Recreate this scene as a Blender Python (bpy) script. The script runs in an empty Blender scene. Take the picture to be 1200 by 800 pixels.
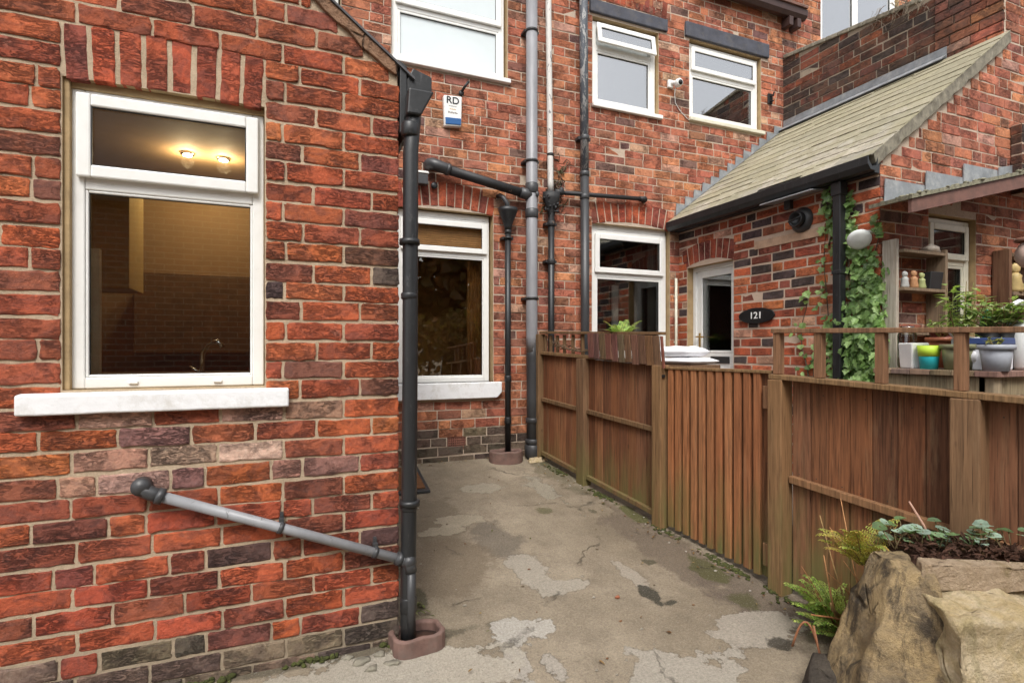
import bpy, bmesh, math, random
from math import sin, cos, pi, radians, sqrt
from mathutils import Vector, Matrix, noise
random.seed(7)
R = random.uniform
scn = bpy.context.scene
COL = scn.collection
VA, VB, UP, VG = 2.48, 4.85, 4.0, 2.65      # wall planes: rear extension, terrace, porch side, porch gable
CH = .083                                   # brick course height
def gz(u, v):                               # yard slopes down away from the terrace
    if u > 2.75: return .28
    return max(-.12, min(.30, (v-2.48)*.127))

# ------------------------------------------------------------------ materials
def newmat(name):
    m = bpy.data.materials.new(name); m.use_nodes = True
    nt = m.node_tree; nt.nodes.clear()
    out = nt.nodes.new('ShaderNodeOutputMaterial')
    return m, nt, out
class NB:
    def __init__(s, nt): s.nt = nt
    def n(s, t, **k):
        nd = s.nt.nodes.new(t)
        for a, b in k.items(): setattr(nd, a, b)
        return nd
    def l(s, a, b): s.nt.links.new(a, b)
    def setin(s, nd, key, val):
        if hasattr(val, 'is_output') or isinstance(val, bpy.types.NodeSocket): s.l(val, nd.inputs[key])
        else: nd.inputs[key].default_value = val
    def pos(s, scale=(1,1,1), rot=(0,0,0), loc=(0,0,0)):
        g = s.n('ShaderNodeNewGeometry'); mp = s.n('ShaderNodeMapping')
        mp.inputs['Scale'].default_value = scale; mp.inputs['Rotation'].default_value = rot; mp.inputs['Location'].default_value = loc
        s.l(g.outputs['Position'], mp.inputs['Vector']); return mp.outputs[0]
    def noise(s, vec, scale, detail=4, rough=.6, dist=0):
        t = s.n('ShaderNodeTexNoise'); s.l(vec, t.inputs['Vector'])
        t.inputs['Scale'].default_value = scale; t.inputs['Detail'].default_value = detail
        t.inputs['Roughness'].default_value = rough; t.inputs['Distortion'].default_value = dist
        return t.outputs['Fac']
    def ramp(s, fac, stops, interp='LINEAR'):
        r = s.n('ShaderNodeValToRGB'); s.l(fac, r.inputs[0]); cr = r.color_ramp; cr.interpolation = interp
        while len(cr.elements) < len(stops): cr.elements.new(.5)
        for e, (p, c) in zip(cr.elements, stops):
            e.position = p; e.color = (c, c, c, 1) if not isinstance(c, tuple) else (*c, 1)
        return r.outputs[0]
    def mix(s, fac, a, b, blend='MIX'):
        m = s.n('ShaderNodeMix', data_type='RGBA', blend_type=blend)
        for k, v in ((0, fac), (6, a), (7, b)):
            if isinstance(v, bpy.types.NodeSocket): s.l(v, m.inputs[k])
            else: m.inputs[k].default_value = v if k == 0 else (*v, 1)
        return m.outputs[2]
    def math(s, op, a, b=0, c=None):
        m = s.n('ShaderNodeMath', operation=op)
        for k, v in ((0, a), (1, b)) + (((2, c),) if c is not None else ()):
            if isinstance(v, bpy.types.NodeSocket): s.l(v, m.inputs[k])
            else: m.inputs[k].default_value = v
        return m.outputs[0]
    def bump(s, h, strength, dist=.01, normal=None):
        b = s.n('ShaderNodeBump'); s.l(h, b.inputs['Height']); b.inputs['Strength'].default_value = strength; b.inputs['Distance'].default_value = dist
        if normal: s.l(normal, b.inputs['Normal'])
        return b.outputs[0]
    def bsdf(s, out, col, rough=.8, metal=0, normal=None, spec=.4):
        p = s.n('ShaderNodeBsdfPrincipled')
        s.setin(p, 'Base Color', col if isinstance(col, bpy.types.NodeSocket) else (*col, 1))
        s.setin(p, 'Roughness', rough); s.setin(p, 'Metallic', metal); p.inputs['Specular IOR Level'].default_value = spec
        if normal: s.l(normal, p.inputs['Normal'])
        s.l(p.outputs[0], out.inputs[0]); return p
    def tint(s):
        a = s.n('ShaderNodeAttribute', attribute_name='tint'); return a.outputs['Color']

def plain(name, c, rough=.6, metal=0, var=.18, nscale=14, bump=.15, bscale=80, spec=.4, dirt=None, dirt_amt=.5):
    m, nt, out = newmat(name); b = NB(nt); p = b.pos()
    col = b.mix(b.ramp(b.noise(p, nscale), [(.3, 0.), (.7, 1.)]), tuple(x*(1-var) for x in c), tuple(min(1, x*(1+var)) for x in c))
    if dirt: col = b.mix(b.math('MULTIPLY', b.ramp(b.noise(b.pos(loc=(3,1,7)), nscale*.7, 6, .7), [(.5, 0.), (.72, 1.)]), dirt_amt), col, dirt)
    r = b.math('ADD', b.math('MULTIPLY', b.noise(p, nscale*2), .25), rough-.12)
    b.bsdf(out, col, r, metal, b.bump(b.noise(p, bscale, 5), bump, .004), spec)
    return m

def tinted(name, rough=.7, var=.25, nscale=20, bump=.3, bscale=90, spec=.3, stretch=(1,1,1)):
    m, nt, out = newmat(name); b = NB(nt); p = b.pos(stretch)
    t = b.tint()
    col = b.mix(b.ramp(b.noise(p, nscale, 5), [(.3, 0.), (.7, 1.)]), b.mix(1., t, (1-var,)*3, 'MULTIPLY'), b.mix(1., t, (1+var,)*3, 'MULTIPLY'))
    b.bsdf(out, col, rough, 0, b.bump(b.noise(p, bscale, 5), bump, .004), spec)
    return m

def brick_mat(name, dark, pale, dark_amt=.75, soot=None, creases=.5):
    m, nt, out = newmat(name); b = NB(nt)
    p = b.pos(); t = b.tint()
    fl = b.ramp(b.noise(b.pos((1,1,1.6)), 10, 6, .66, .8), [(.46, 0.), (.58, 1.)])
    col = b.mix(b.math('MULTIPLY', fl, dark_amt), t, b.mix(.62, t, dark))
    md = b.noise(b.pos((1,1,1.4), loc=(6,2,8)), 38, 5, .72)
    col = b.mix(b.ramp(md, [(.36, .55), (.47, 0.)]), col, b.mix(1., col, (.6, .55, .56), 'MULTIPLY'))
    col = b.mix(b.ramp(md, [(.54, 0.), (.68, .6)]), col, b.mix(1., col, (1.35, 1.55, 1.6), 'MULTIPLY'))
    col = b.mix(b.ramp(b.noise(p, 70, 4, .7), [(.3, 0.), (.75, .85)]), col, b.mix(1., col, (1.45, 1.35, 1.3), 'MULTIPLY'))
    ef = b.math('MULTIPLY', b.ramp(b.noise(b.pos(loc=(5,2,1)), 7, 7, .72), [(.64, 0.), (.86, .5)]), b.ramp(b.noise(p, 110, 3), [(.4, .2), (.6, 1.)]))
    col = b.mix(ef, col, pale)
    cr = b.noise(b.pos((1,1,3.4)), 17, 6, .72, 1.4)
    line = b.ramp(cr, [(.455, 0.), (.49, 1.), (.51, 1.), (.545, 0.)])
    deep = b.math('MULTIPLY', b.math('MULTIPLY', line, b.ramp(b.noise(b.pos(loc=(1,8,3)), 6), [(.45, 0.), (.62, 1.)])), creases)
    col = b.mix(deep, col, b.mix(1., col, (.16, .15, .17), 'MULTIPLY'))
    if soot:
        col = b.mix(b.math('MULTIPLY', b.ramp(b.noise(b.pos(loc=(9,4,2)), 1.6, 5, .65), [(.42, 0.), (.66, 1.)]), soot), col, (.045, .04, .036))
    h = b.math('SUBTRACT', b.math('ADD', b.math('MULTIPLY', b.noise(p, 160, 4, .7), .5), b.math('MULTIPLY', b.noise(p, 45, 5, .6), .8)), b.math('MULTIPLY', deep, 2.2))
    b.bsdf(out, col, .88, 0, b.bump(h, 1., .008), .25)
    return m

def mortar_mat(name, c, dark):
    m, nt, out = newmat(name); b = NB(nt); p = b.pos()
    col = b.mix(b.ramp(b.noise(p, 8, 6, .7), [(.35, 0.), (.68, 1.)]), c, dark)
    col = b.mix(b.ramp(b.noise(p, 150, 3), [(.35, 0.), (.7, .5)]), col, tuple(x*1.3 for x in c))
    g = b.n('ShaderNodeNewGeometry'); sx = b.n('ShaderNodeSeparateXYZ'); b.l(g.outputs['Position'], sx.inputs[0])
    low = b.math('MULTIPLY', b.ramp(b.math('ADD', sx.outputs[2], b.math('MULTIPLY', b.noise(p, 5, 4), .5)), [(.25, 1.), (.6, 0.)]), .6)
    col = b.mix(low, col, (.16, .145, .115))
    b.bsdf(out, col, .95, 0, b.bump(b.noise(p, 120, 6, .75), .9, .006), .2)
    return m

def wood_mat(name, dark=.45, algae=True, top=.9):
    m, nt, out = newmat(name); b = NB(nt); t = b.tint()
    gr = b.noise(b.pos((1,1,.05)), 60, 6, .65, .4)
    col = b.mix(b.ramp(gr, [(.35, 0.), (.65, 1.)]), b.mix(1., t, (dark,)*3, 'MULTIPLY'), b.mix(1., t, (1.25,)*3, 'MULTIPLY'))
    col = b.mix(b.ramp(b.noise(b.pos((1,1,.35)), 4, 4), [(.4, 0.), (.7, .55)]), col, b.mix(1., t, (1.25, 1.2, 1.15), 'MULTIPLY'))
    col = b.mix(b.ramp(b.noise(b.pos((1,1,.03), loc=(7,3,2)), 130, 3, .6), [(.55, 0.), (.68, .7)]), col, b.mix(1., t, (.3,.28,.27), 'MULTIPLY'))
    col = b.mix(b.ramp(b.noise(b.pos((1,1,.12), loc=(2,9,2)), 16, 5, .7), [(.55, 0.), (.7, .35)]), col, (.28,.18,.10))
    kn = b.noise(b.pos((1,1,.5), loc=(4,4,4)), 11, 2, .4)
    col = b.mix(b.ramp(kn, [(.76, 0.), (.79, .5)]), col, (.04, .02, .01))
    if algae:
        g = b.n('ShaderNodeNewGeometry'); sx = b.n('ShaderNodeSeparateXYZ'); b.l(g.outputs['Position'], sx.inputs[0])
        low = b.ramp(b.math('ADD', sx.outputs[2], b.math('MULTIPLY', b.noise(b.pos((1,1,.2)), 9, 4), .7)), [(.4, 1.), (.95, 0.)])
        col = b.mix(b.math('MULTIPLY', low, b.ramp(b.noise(b.pos((1,1,.15), loc=(2,7,1)), 12, 3), [(.4, .15), (.6, 1.)])), col, (.14, .13, .045))
    b.bsdf(out, col, .75, 0, b.bump(gr, .5, .003), .3)
    return m

def pipe_mat(name, c, peel=None, amt=0, rough=.42):
    m, nt, out = newmat(name); b = NB(nt); p = b.pos()
    col = b.mix(b.ramp(b.noise(b.pos((1,1,.3)), 9, 5), [(.35, 0.), (.7, 1.)]), c, tuple(x*1.35+.006 for x in c))
    h = b.noise(p, 60, 4)
    if peel:
        pk = b.ramp(b.noise(b.pos((1,1,.28)), 26, 6, .72, .8), [(.5-amt, 0.), (.54-amt, 1.)])
        col = b.mix(pk, col, peel); h = b.math('ADD', h, pk)
    b.bsdf(out, col, rough, 0, b.bump(h, .22, .003), .5)
    return m

def ground_mat():
    m, nt, out = newmat('worn_concrete'); b = NB(nt); p = b.pos()
    col = b.mix(b.ramp(b.noise(p, 1.1, 7, .62), [(.36, 0.), (.64, 1.)]), (.21, .17, .118), (.325, .272, .20))
    col = b.mix(b.ramp(b.noise(b.pos(loc=(4,1,0)), 5, 7, .7), [(.42, 0.), (.66, .6)]), col, (.165, .133, .096))
    rag = b.noise(p, 7, 9, .68); rag2 = b.noise(b.pos(loc=(3,3,3)), 2.6, 4, .55)
    def blob(cx, cy, rx, ry, amt=1.):
        mp = b.n('ShaderNodeMapping'); b.l(p, mp.inputs[0])
        mp.inputs['Location'].default_value = (-cx/rx, -cy/ry, 0); mp.inputs['Scale'].default_value = (1/rx, 1/ry, 0)
        ln = b.n('ShaderNodeVectorMath', operation='LENGTH'); b.l(mp.outputs[0], ln.inputs[0])
        return b.math('ADD', b.math('ADD', ln.outputs['Value'], b.math('MULTIPLY', b.math('SUBTRACT', rag, .5), 3.0*amt)), b.math('MULTIPLY', b.math('SUBTRACT', rag2, .5), 2.6*amt))
    hgt = None; edges = None
    def acc(cur, v, op): return v if cur is None else b.math(op, cur, v)
    DARK = [(1.27,3.32,.16,.30,(.14,.118,.092),.75), (.90,3.75,.30,.42,(.165,.132,.09),.7), (.85,3.05,.30,.32,(.16,.122,.082),.7), (2.25,2.95,.22,.9,(.125,.095,.07),.7), (2.4,2.15,.3,.45,(.12,.092,.07),.75), (2.2,4.3,.2,.5,(.125,.108,.066),.7), (.2,2.47,.8,.05,(.09,.075,.05),.8)]
    for (cx, cy, rx, ry, c, a) in DARK:
        col = b.mix(b.math('MULTIPLY', b.ramp(blob(cx,cy,rx,ry,.6), [(.75, 1.), (1.05, 0.)]), a), col, c)
    PALE = [(1.03,2.39,.115,.085,(.40,.375,.33),.9), (1.30,2.80,.10,.20,(.34,.305,.25),.9), (1.45,2.68,.16,.06,(.34,.305,.25),.85), (.93,2.19,.045,.09,(.36,.33,.285),.9), (1.08,2.12,.05,.09,(.34,.31,.265),.85), (.55,2.24,.30,.16,(.37,.335,.275),.9), (.1,2.28,.35,.16,(.34,.31,.255),.85),
            (1.85,2.72,.045,.16,(.33,.29,.235),.85), (1.62,1.88,.34,.15,(.345,.315,.265),.85), (2.12,2.03,.22,.12,(.34,.305,.255),.8), (1.45,4.16,.14,.09,(.31,.275,.21),.8), (1.95,4.03,.10,.25,(.27,.245,.19),.75), (1.15,3.62,.20,.07,(.33,.285,.21),.8), (.95,3.5,.12,.05,(.33,.285,.21),.8)]
    for (cx, cy, rx, ry, c, a) in PALE:
        d = blob(cx,cy,rx*1.12,ry*1.12); mk = b.ramp(d, [(.94, 1.), (.99, 0.)]); rm = b.ramp(d, [(.93, 0.), (1.0, 1.), (1.10, 0.)])
        col = b.mix(b.math('MULTIPLY', mk, a), col, c); hgt = acc(hgt, mk, 'MAXIMUM'); edges = acc(edges, rm, 'MAXIMUM')
    col = b.mix(b.math('MULTIPLY', edges, b.math('MULTIPLY', b.ramp(rag2, [(.35, .15), (.6, .75)]), .8)), col, (.085, .068, .048))
    STAIN = [(1.835,2.45,.05,.075,(.035,.032,.022),.9), (1.885,2.35,.035,.025,(.04,.036,.025),.9), (2.17,1.90,.075,.045,(.045,.038,.028),.9), (2.30,2.24,.10,.09,(.075,.07,.028),.85), (2.33,2.52,.07,.16,(.075,.072,.025),.85), (2.36,3.45,.06,.22,(.085,.085,.025),.85), (2.1,3.5,.05,.08,(.08,.07,.04),.7), (2.22,4.45,.05,.2,(.07,.07,.028),.7), (1.75,3.6,.05,.05,(.09,.085,.035),.7), (2.05,2.75,.04,.04,(.06,.055,.03),.8), (.62,2.8,.05,.16,(.06,.055,.03),.8), (.60,3.4,.05,.4,(.085,.075,.045),.7)]
    for (cx, cy, rx, ry, c, a) in STAIN:
        col = b.mix(b.math('MULTIPLY', b.ramp(blob(cx,cy,rx,ry,1.15), [(.7, 1.), (1.0, 0.)]), a), col, c)
    wob = b.n('ShaderNodeTexNoise'); b.l(p, wob.inputs['Vector']); wob.inputs['Scale'].default_value = 3; wob.inputs['Detail'].default_value = 8; wob.inputs['Roughness'].default_value = .7
    off = b.n('ShaderNodeVectorMath', operation='MULTIPLY_ADD'); b.l(wob.outputs['Color'], off.inputs[0]); off.inputs[1].default_value = (.4,.4,0); b.l(p, off.inputs[2])
    crk = b.n('ShaderNodeTexVoronoi', feature='DISTANCE_TO_EDGE'); b.l(off.outputs[0], crk.inputs['Vector']); crk.inputs['Scale'].default_value = .95
    ck = b.math('MULTIPLY', b.ramp(crk.outputs['Distance'], [(.0015, 1.), (.008, 0.)]), b.ramp(b.noise(b.pos(loc=(1,5,0)), 3.1, 4), [(.50, 0.), (.60, .6)]))
    col = b.mix(ck, col, (.05, .042, .03))
    g1 = b.noise(p, 95, 4, .75); g2 = b.noise(b.pos(loc=(1,1,1)), 220, 2, .6)
    col = b.mix(b.ramp(g1, [(.3, 0.), (.72, 1.)]), b.mix(1., col, (.74, .73, .72), 'MULTIPLY'), b.mix(1., col, (1.26, 1.26, 1.25), 'MULTIPLY'))
    col = b.mix(b.ramp(g2, [(.64, 0.), (.70, .7)]), col, (.40, .37, .32)); col = b.mix(b.ramp(g2, [(.30, .7), (.36, 0.)]), col, (.07, .06, .045))
    h = b.math('ADD', b.math('SUBTRACT', b.math('MULTIPLY', hgt, -.5), b.math('MULTIPLY', ck, 1.2)), b.math('ADD', b.math('MULTIPLY', g1, .7), b.math('ADD', b.math('MULTIPLY', g2, .3), b.math('MULTIPLY', b.noise(p, 18, 6, .65), .8))))
    b.bsdf(out, col, b.math('ADD', .66, b.math('MULTIPLY', rag2, .3)), 0, b.bump(h, .8, .012), .35)
    return m

def glass_mat(name, boost=1.0, tintc=(.9,.93,.92)):
    m, nt, out = newmat(name); b = NB(nt)
    tr = b.n('ShaderNodeBsdfTransparent'); tr.inputs[0].default_value = (*tintc, 1)
    gl = b.n('ShaderNodeBsdfGlossy'); gl.inputs['Roughness'].default_value = .012
    b.l(b.bump(b.noise(b.pos(), 1.7, 2), .03, .02), gl.inputs['Normal'])
    fr = b.n('ShaderNodeLayerWeight'); fr.inputs['Blend'].default_value = .42
    f = b.math('MINIMUM', b.math('ADD', b.math('MULTIPLY', fr.outputs['Fresnel'], boost), .03*boost), .92)
    mx = b.n('ShaderNodeMixShader'); b.l(f, mx.inputs[0]); b.l(tr.outputs[0], mx.inputs[1]); b.l(gl.outputs[0], mx.inputs[2]); b.l(mx.outputs[0], out.inputs[0])
    return m

def slate_mat(name):
    m, nt, out = newmat(name); b = NB(nt); p = b.pos(); t = b.tint()
    col = b.mix(b.ramp(b.noise(p, 18, 5, .7), [(.35, 0.), (.7, 1.)]), b.mix(1., t, (.8,)*3, 'MULTIPLY'), b.mix(1., t, (1.2,)*3, 'MULTIPLY'))
    g = b.n('ShaderNodeNewGeometry'); sx = b.n('ShaderNodeSeparateXYZ'); b.l(g.outputs['Position'], sx.inputs[0])
    up = b.ramp(b.math('ADD', b.math('MULTIPLY', sx.outputs[2], .17), b.math('MULTIPLY', b.noise(p, 2.6, 7, .72), 1.)), [(.92, 0.), (1.28, .55)])
    col = b.mix(up, col, (.255, .235, .135))
    col = b.mix(b.ramp(b.noise(p, 22, 7, .75), [(.52, 0.), (.7, .75)]), col, (.13, .115, .075))
    col = b.mix(b.ramp(b.noise(b.pos(loc=(2,2,5)), 9, 7, .75), [(.56, 0.), (.7, .6)]), col, (.42, .38, .31))
    b.bsdf(out, col, .8, 0, b.bump(b.noise(p, 70, 6, .7), .5, .005), .35)
    return m

def stone_mat(name, a, bcol, c, mossy=.5):
    m, nt, out = newmat(name); b = NB(nt); p = b.pos()
    col = b.mix(b.ramp(b.noise(p, 6, 10, .72, .5), [(.40, 0.), (.6, 1.)]), a, bcol)
    col = b.mix(b.math('MULTIPLY', b.ramp(b.noise(b.pos((1.6,1.6,.7), loc=(3,5,1)), 7, 8, .72, .6), [(.5, 0.), (.62, 1.)]), mossy), col, c)
    col = b.mix(b.ramp(b.noise(p, 90, 4, .7), [(.3, 0.), (.75, .5)]), b.mix(1., col, (.75,)*3, 'MULTIPLY'), b.mix(1., col, (1.3,)*3, 'MULTIPLY'))
    v = b.n('ShaderNodeTexVoronoi', feature='DISTANCE_TO_EDGE'); b.l(b.pos((1,1,.6)), v.inputs['Vector']); v.inputs['Scale'].default_value = 6
    ck = b.math('MULTIPLY', b.ramp(v.outputs['Distance'], [(.005, 1.), (.03, 0.)]), b.ramp(b.noise(p, 4), [(.5, 0.), (.6, .8)]))
    col = b.mix(ck, col, (.03, .022, .015))
    b.bsdf(out, col, .9, 0, b.bump(b.math('SUBTRACT', b.math('ADD', b.noise(p, 12, 8, .7), b.math('MULTIPLY', b.noise(p, 70, 6, .7), .5)), ck), 1., .03), .25)
    return m

def emit_mat(name, c, s):
    m, nt, out = newmat(name); e = nt.nodes.new('ShaderNodeEmission'); e.inputs[0].default_value = (*c, 1); e.inputs[1].default_value = s
    nt.links.new(e.outputs[0], out.inputs[0]); return m

def shader_brick(name):
    m, nt, out = newmat(name); b = NB(nt)
    g = b.n('ShaderNodeNewGeometry'); sx = b.n('ShaderNodeSeparateXYZ'); b.l(g.outputs['Position'], sx.inputs[0])
    cx = b.n('ShaderNodeCombineXYZ'); b.l(b.math('ADD', sx.outputs[0], sx.outputs[1]), cx.inputs[0]); b.l(sx.outputs[2], cx.inputs[1])
    t = b.n('ShaderNodeTexBrick'); b.l(cx.outputs[0], t.inputs[0]); t.inputs['Scale'].default_value = 1
    t.inputs['Brick Width'].default_value = .238; t.inputs['Row Height'].default_value = .083; t.inputs['Mortar Size'].default_value = .006
    t.inputs['Color1'].default_value = (.26,.07,.04,1); t.inputs['Color2'].default_value = (.16,.06,.045,1); t.inputs['Mortar'].default_value = (.4,.33,.25,1)
    b.bsdf(out, t.outputs[0], .9); return m

M = {}
M['brickA'] = brick_mat('red_brick', (.052,.036,.038), (.55,.47,.40), .62, None, .55)
M['brickB'] = brick_mat('weathered_red_brick', (.11,.06,.052), (.55,.44,.37), .45, .15, .4)
M['brickS'] = brick_mat('sooty_brick', (.05,.042,.04), (.30,.27,.22), .75, .95, .4)
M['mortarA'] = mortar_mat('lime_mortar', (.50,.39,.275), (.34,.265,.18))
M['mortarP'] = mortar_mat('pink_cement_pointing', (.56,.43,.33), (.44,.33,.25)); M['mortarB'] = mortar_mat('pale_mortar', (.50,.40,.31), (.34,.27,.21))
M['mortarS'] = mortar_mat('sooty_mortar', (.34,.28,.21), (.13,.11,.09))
M['tan'] = plain('tan_render', (.40,.285,.15), .9, var=.15, bump=.4, dirt=(.2,.14,.08))
M['upvc'] = plain('white_upvc', (.80,.80,.77), .32, var=.02, bump=.02, bscale=20, spec=.5, dirt=(.62,.6,.53), dirt_amt=.25)
M['sill'] = plain('white_painted_stone', (.80,.81,.82), .55, var=.03, bump=.6, bscale=35, dirt=(.48,.45,.39), dirt_amt=.6)
M['cream'] = plain('cream_upvc', (.66,.64,.52), .4, var=.05, bump=.03, dirt=(.4,.38,.28), dirt_amt=.4)
M['seal'] = plain('black_gasket', (.02,.02,.02), .5)
M['glass'] = glass_mat('window_glass', 1.)
M['glassD'] = glass_mat('shaded_glass', .3, (.7,.72,.72)); M['glassL'] = glass_mat('clear_sash_glass', .3, (.95,.95,.92)); M['glassM'] = glass_mat('brown_reflecting_glass', 1.3, (.95,.9,.8)); M['glassR'] = glass_mat('reflective_glass', 5.)
M['black'] = pipe_mat('black_painted_iron', (.012,.013,.014), (.035,.035,.036), -.1)
M['grey'] = pipe_mat('grey_plastic', (.19,.19,.20))
M['greyd'] = pipe_mat('dark_grey_plastic', (.035,.036,.038))
M['lightgrey'] = pipe_mat('light_grey_plastic', (.215,.22,.23), (.14,.14,.14), -.1)
M['peelwhite'] = pipe_mat('peeling_white_paint', (.10,.105,.115), (.62,.60,.56), .12, .6)
M['peelgrey'] = pipe_mat('peeling_grey_paint', (.075,.085,.10), (.36,.36,.35), -.02, .6)
M['ironbump'] = pipe_mat('rusting_iron', (.014,.014,.015), (.14,.09,.06), -.12, .6)
M['wood'] = wood_mat('brown_stained_boards', .42)
M['woodrail'] = wood_mat('weathered_rail_timber', .55)
M['woodold'] = wood_mat('old_grey_timber', .55, False)
M['slate'] = slate_mat('mossy_stone_slates')
M['lead'] = plain('lead_flashing', (.22,.235,.25), .5, .0, .25, 12, .3, 40, dirt=(.5,.5,.48))
M['terracotta'] = plain('terracotta', (.24,.10,.07), .75, var=.25, bump=.4, dirt=(.10,.08,.06), dirt_amt=.6)
M['claybrick'] = plain('pinkish_clay', (.165,.098,.08), .8, var=.25, bump=.5, dirt=(.12,.1,.085), dirt_amt=.6)
M['soil'] = plain('bark_soil', (.06,.027,.016), .95, var=.5, nscale=40, bump=1., bscale=60)
M['concrete'] = ground_mat()
M['patio'] = plain('patio_paving', (.22,.2,.17), .9, var=.2)
M['lintel'] = plain('dark_painted_stone', (.065,.068,.085), .75, var=.25, bump=.5, bscale=40, dirt=(.13,.115,.1), dirt_amt=.6)
M['sandstone'] = plain('sandstone', (.50,.34,.23), .9, var=.2, bump=.5, dirt=(.3,.19,.13))
M['mortarstrip'] = None
M['vergemort'] = plain('verge_mortar', (.24,.22,.17), .95, var=.4, nscale=18, bump=1., bscale=30, dirt=(.10,.09,.07), dirt_amt=.8)
M['moss'] = plain('moss', (.055,.062,.016), 1, var=.5, nscale=40, bump=1., bscale=90, dirt=(.03,.025,.012))
M['stone'] = stone_mat('rough_sandstone', (.25,.19,.12), (.50,.365,.19), (.06,.048,.038), .85)
M['mortarstrip'] = stone_mat('verge_pointing', (.40,.24,.15), (.27,.145,.085), (.11,.07,.05), .75); M['stoneY'] = stone_mat('yellow_sandstone', (.56,.43,.23), (.68,.56,.38), (.22,.19,.07), .45)
M['stoneL'] = stone_mat('pale_planter_lip', (.42,.31,.20), (.52,.40,.28), (.25,.19,.07), .5)
M['stoneD'] = stone_mat('dark_stone', (.075,.062,.05), (.12,.1,.078), (.04,.035,.03), .5)
M['leaf'] = None
def leaf_mat(name):
    m, nt, out = newmat(name); b = NB(nt); t = b.tint()
    col = b.mix(b.ramp(b.noise(b.pos(), 60, 3), [(.35, 0.), (.7, 1.)]), b.mix(1., t, (.75,)*3, 'MULTIPLY'), b.mix(1., t, (1.25,)*3, 'MULTIPLY'))
    p = b.n('ShaderNodeBsdfPrincipled'); b.l(col, p.inputs['Base Color']); p.inputs['Roughness'].default_value = .45
    tl = b.n('ShaderNodeBsdfTranslucent'); b.l(b.mix(1., col, (1.1,1.2,.6), 'MULTIPLY'), tl.inputs[0])
    mx = b.n('ShaderNodeMixShader'); mx.inputs[0].default_value = .42; b.l(p.outputs[0], mx.inputs[1]); b.l(tl.outputs[0], mx.inputs[2]); b.l(mx.outputs[0], out.inputs[0])
    return m
M['leaf'] = leaf_mat('leaves')
M['stem'] = tinted('plant_stems', .7, .25, 40, .3)
M['paint'] = tinted('coloured_plastic', .45, .06, 12, .06)
M['ceramic'] = tinted('ceramic', .4, .15, 30, .2)
M['whiteplastic'] = plain('white_plastic', (.78,.78,.75), .4, var=.03, bump=.03)
M['lampgrey'] = plain('dull_white_plastic', (.68,.71,.69), .5, var=.08)
M['blueplastic'] = plain('blue_plastic', (.02,.10,.28), .3, var=.05)
M['lens'] = plain('black_lens', (.01,.01,.01), .15, var=.02, bump=0)
M['blackink'] = plain('black_print', (.02,.02,.025), .5, var=0, bump=0)
M['greyink'] = plain('grey_print', (.30,.28,.26), .5, var=0, bump=0)
M['orangeink'] = plain('orange_print', (.62,.42,.22), .5, var=0, bump=0)
M['whiteink'] = plain('white_paint', (.8,.8,.78), .5, var=0, bump=0)
M['slateplaque'] = plain('black_slate', (.012,.012,.013), .35, var=.2, bump=.6, bscale=50)
M['frosted'] = plain('frosted_glass', (.62,.68,.69), .18, var=.04, nscale=3, bump=.05, bscale=50, spec=.6)
M['brass'] = plain('brass', (.45,.30,.10), .35, .9, bump=.05)
M['chrome'] = plain('chrome', (.7,.7,.7), .15, 1., var=.02, bump=0)
M['cloth'] = plain('white_cloth', (.80,.80,.82), .85, var=.03, bump=.5, bscale=30)
M['blind'] = plain('wood_blind', (.42,.22,.09), .5, var=.2)
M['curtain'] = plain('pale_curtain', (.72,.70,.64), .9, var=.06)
M['frost'] = plain('net_blind', (.78,.82,.82), .9, var=.02)  # net blinds on the left house; pale sky-reflection panels on the right house
M['roomK'] = plain('kitchen_wall', (.24,.15,.075), .8, var=.06)
M['roomD'] = plain('dim_room_wall', (.46,.27,.12), .9, var=.15)
M['roomG'] = plain('grey_room_wall', (.10,.11,.11), .9, var=.15)
M['roomW'] = plain('pale_room_wall', (.45,.46,.46), .9, var=.08)
M['tile'] = plain('kitchen_tiles', (.78,.72,.6), .3, var=.15, nscale=9)
M['cup'] = plain('cream_cupboard', (.55,.40,.18), .4, var=.05)
M['dark'] = plain('dark_worktop', (.17,.10,.05), .5)
M['lampon'] = emit_mat('lit_lamp', (1,.85,.6), 45)
M['brownpaint'] = plain('brown_painted_board', (.17,.085,.065), .7, var=.25, bump=.4, dirt=(.08,.05,.04), dirt_amt=.6)
M['browngutter'] = plain('brown_gutter', (.055,.03,.026), .5, var=.2)
M['felt'] = plain('mossy_felt', (.20,.19,.13), .95, var=.5, nscale=30, bump=1., dirt=(.35,.34,.28))
M['rust'] = plain('brown_coir', (.17,.075,.03), .9, var=.35, nscale=40, bump=1., bscale=90, dirt=(.08,.05,.03))
M['opp'] = shader_brick('far_brick')
M['darkslate'] = plain('dark_slate', (.07,.07,.075), .7, var=.3, nscale=8)
M['bark'] = plain('bark', (.09,.065,.045), .95, var=.3, bump=.8)

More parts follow.
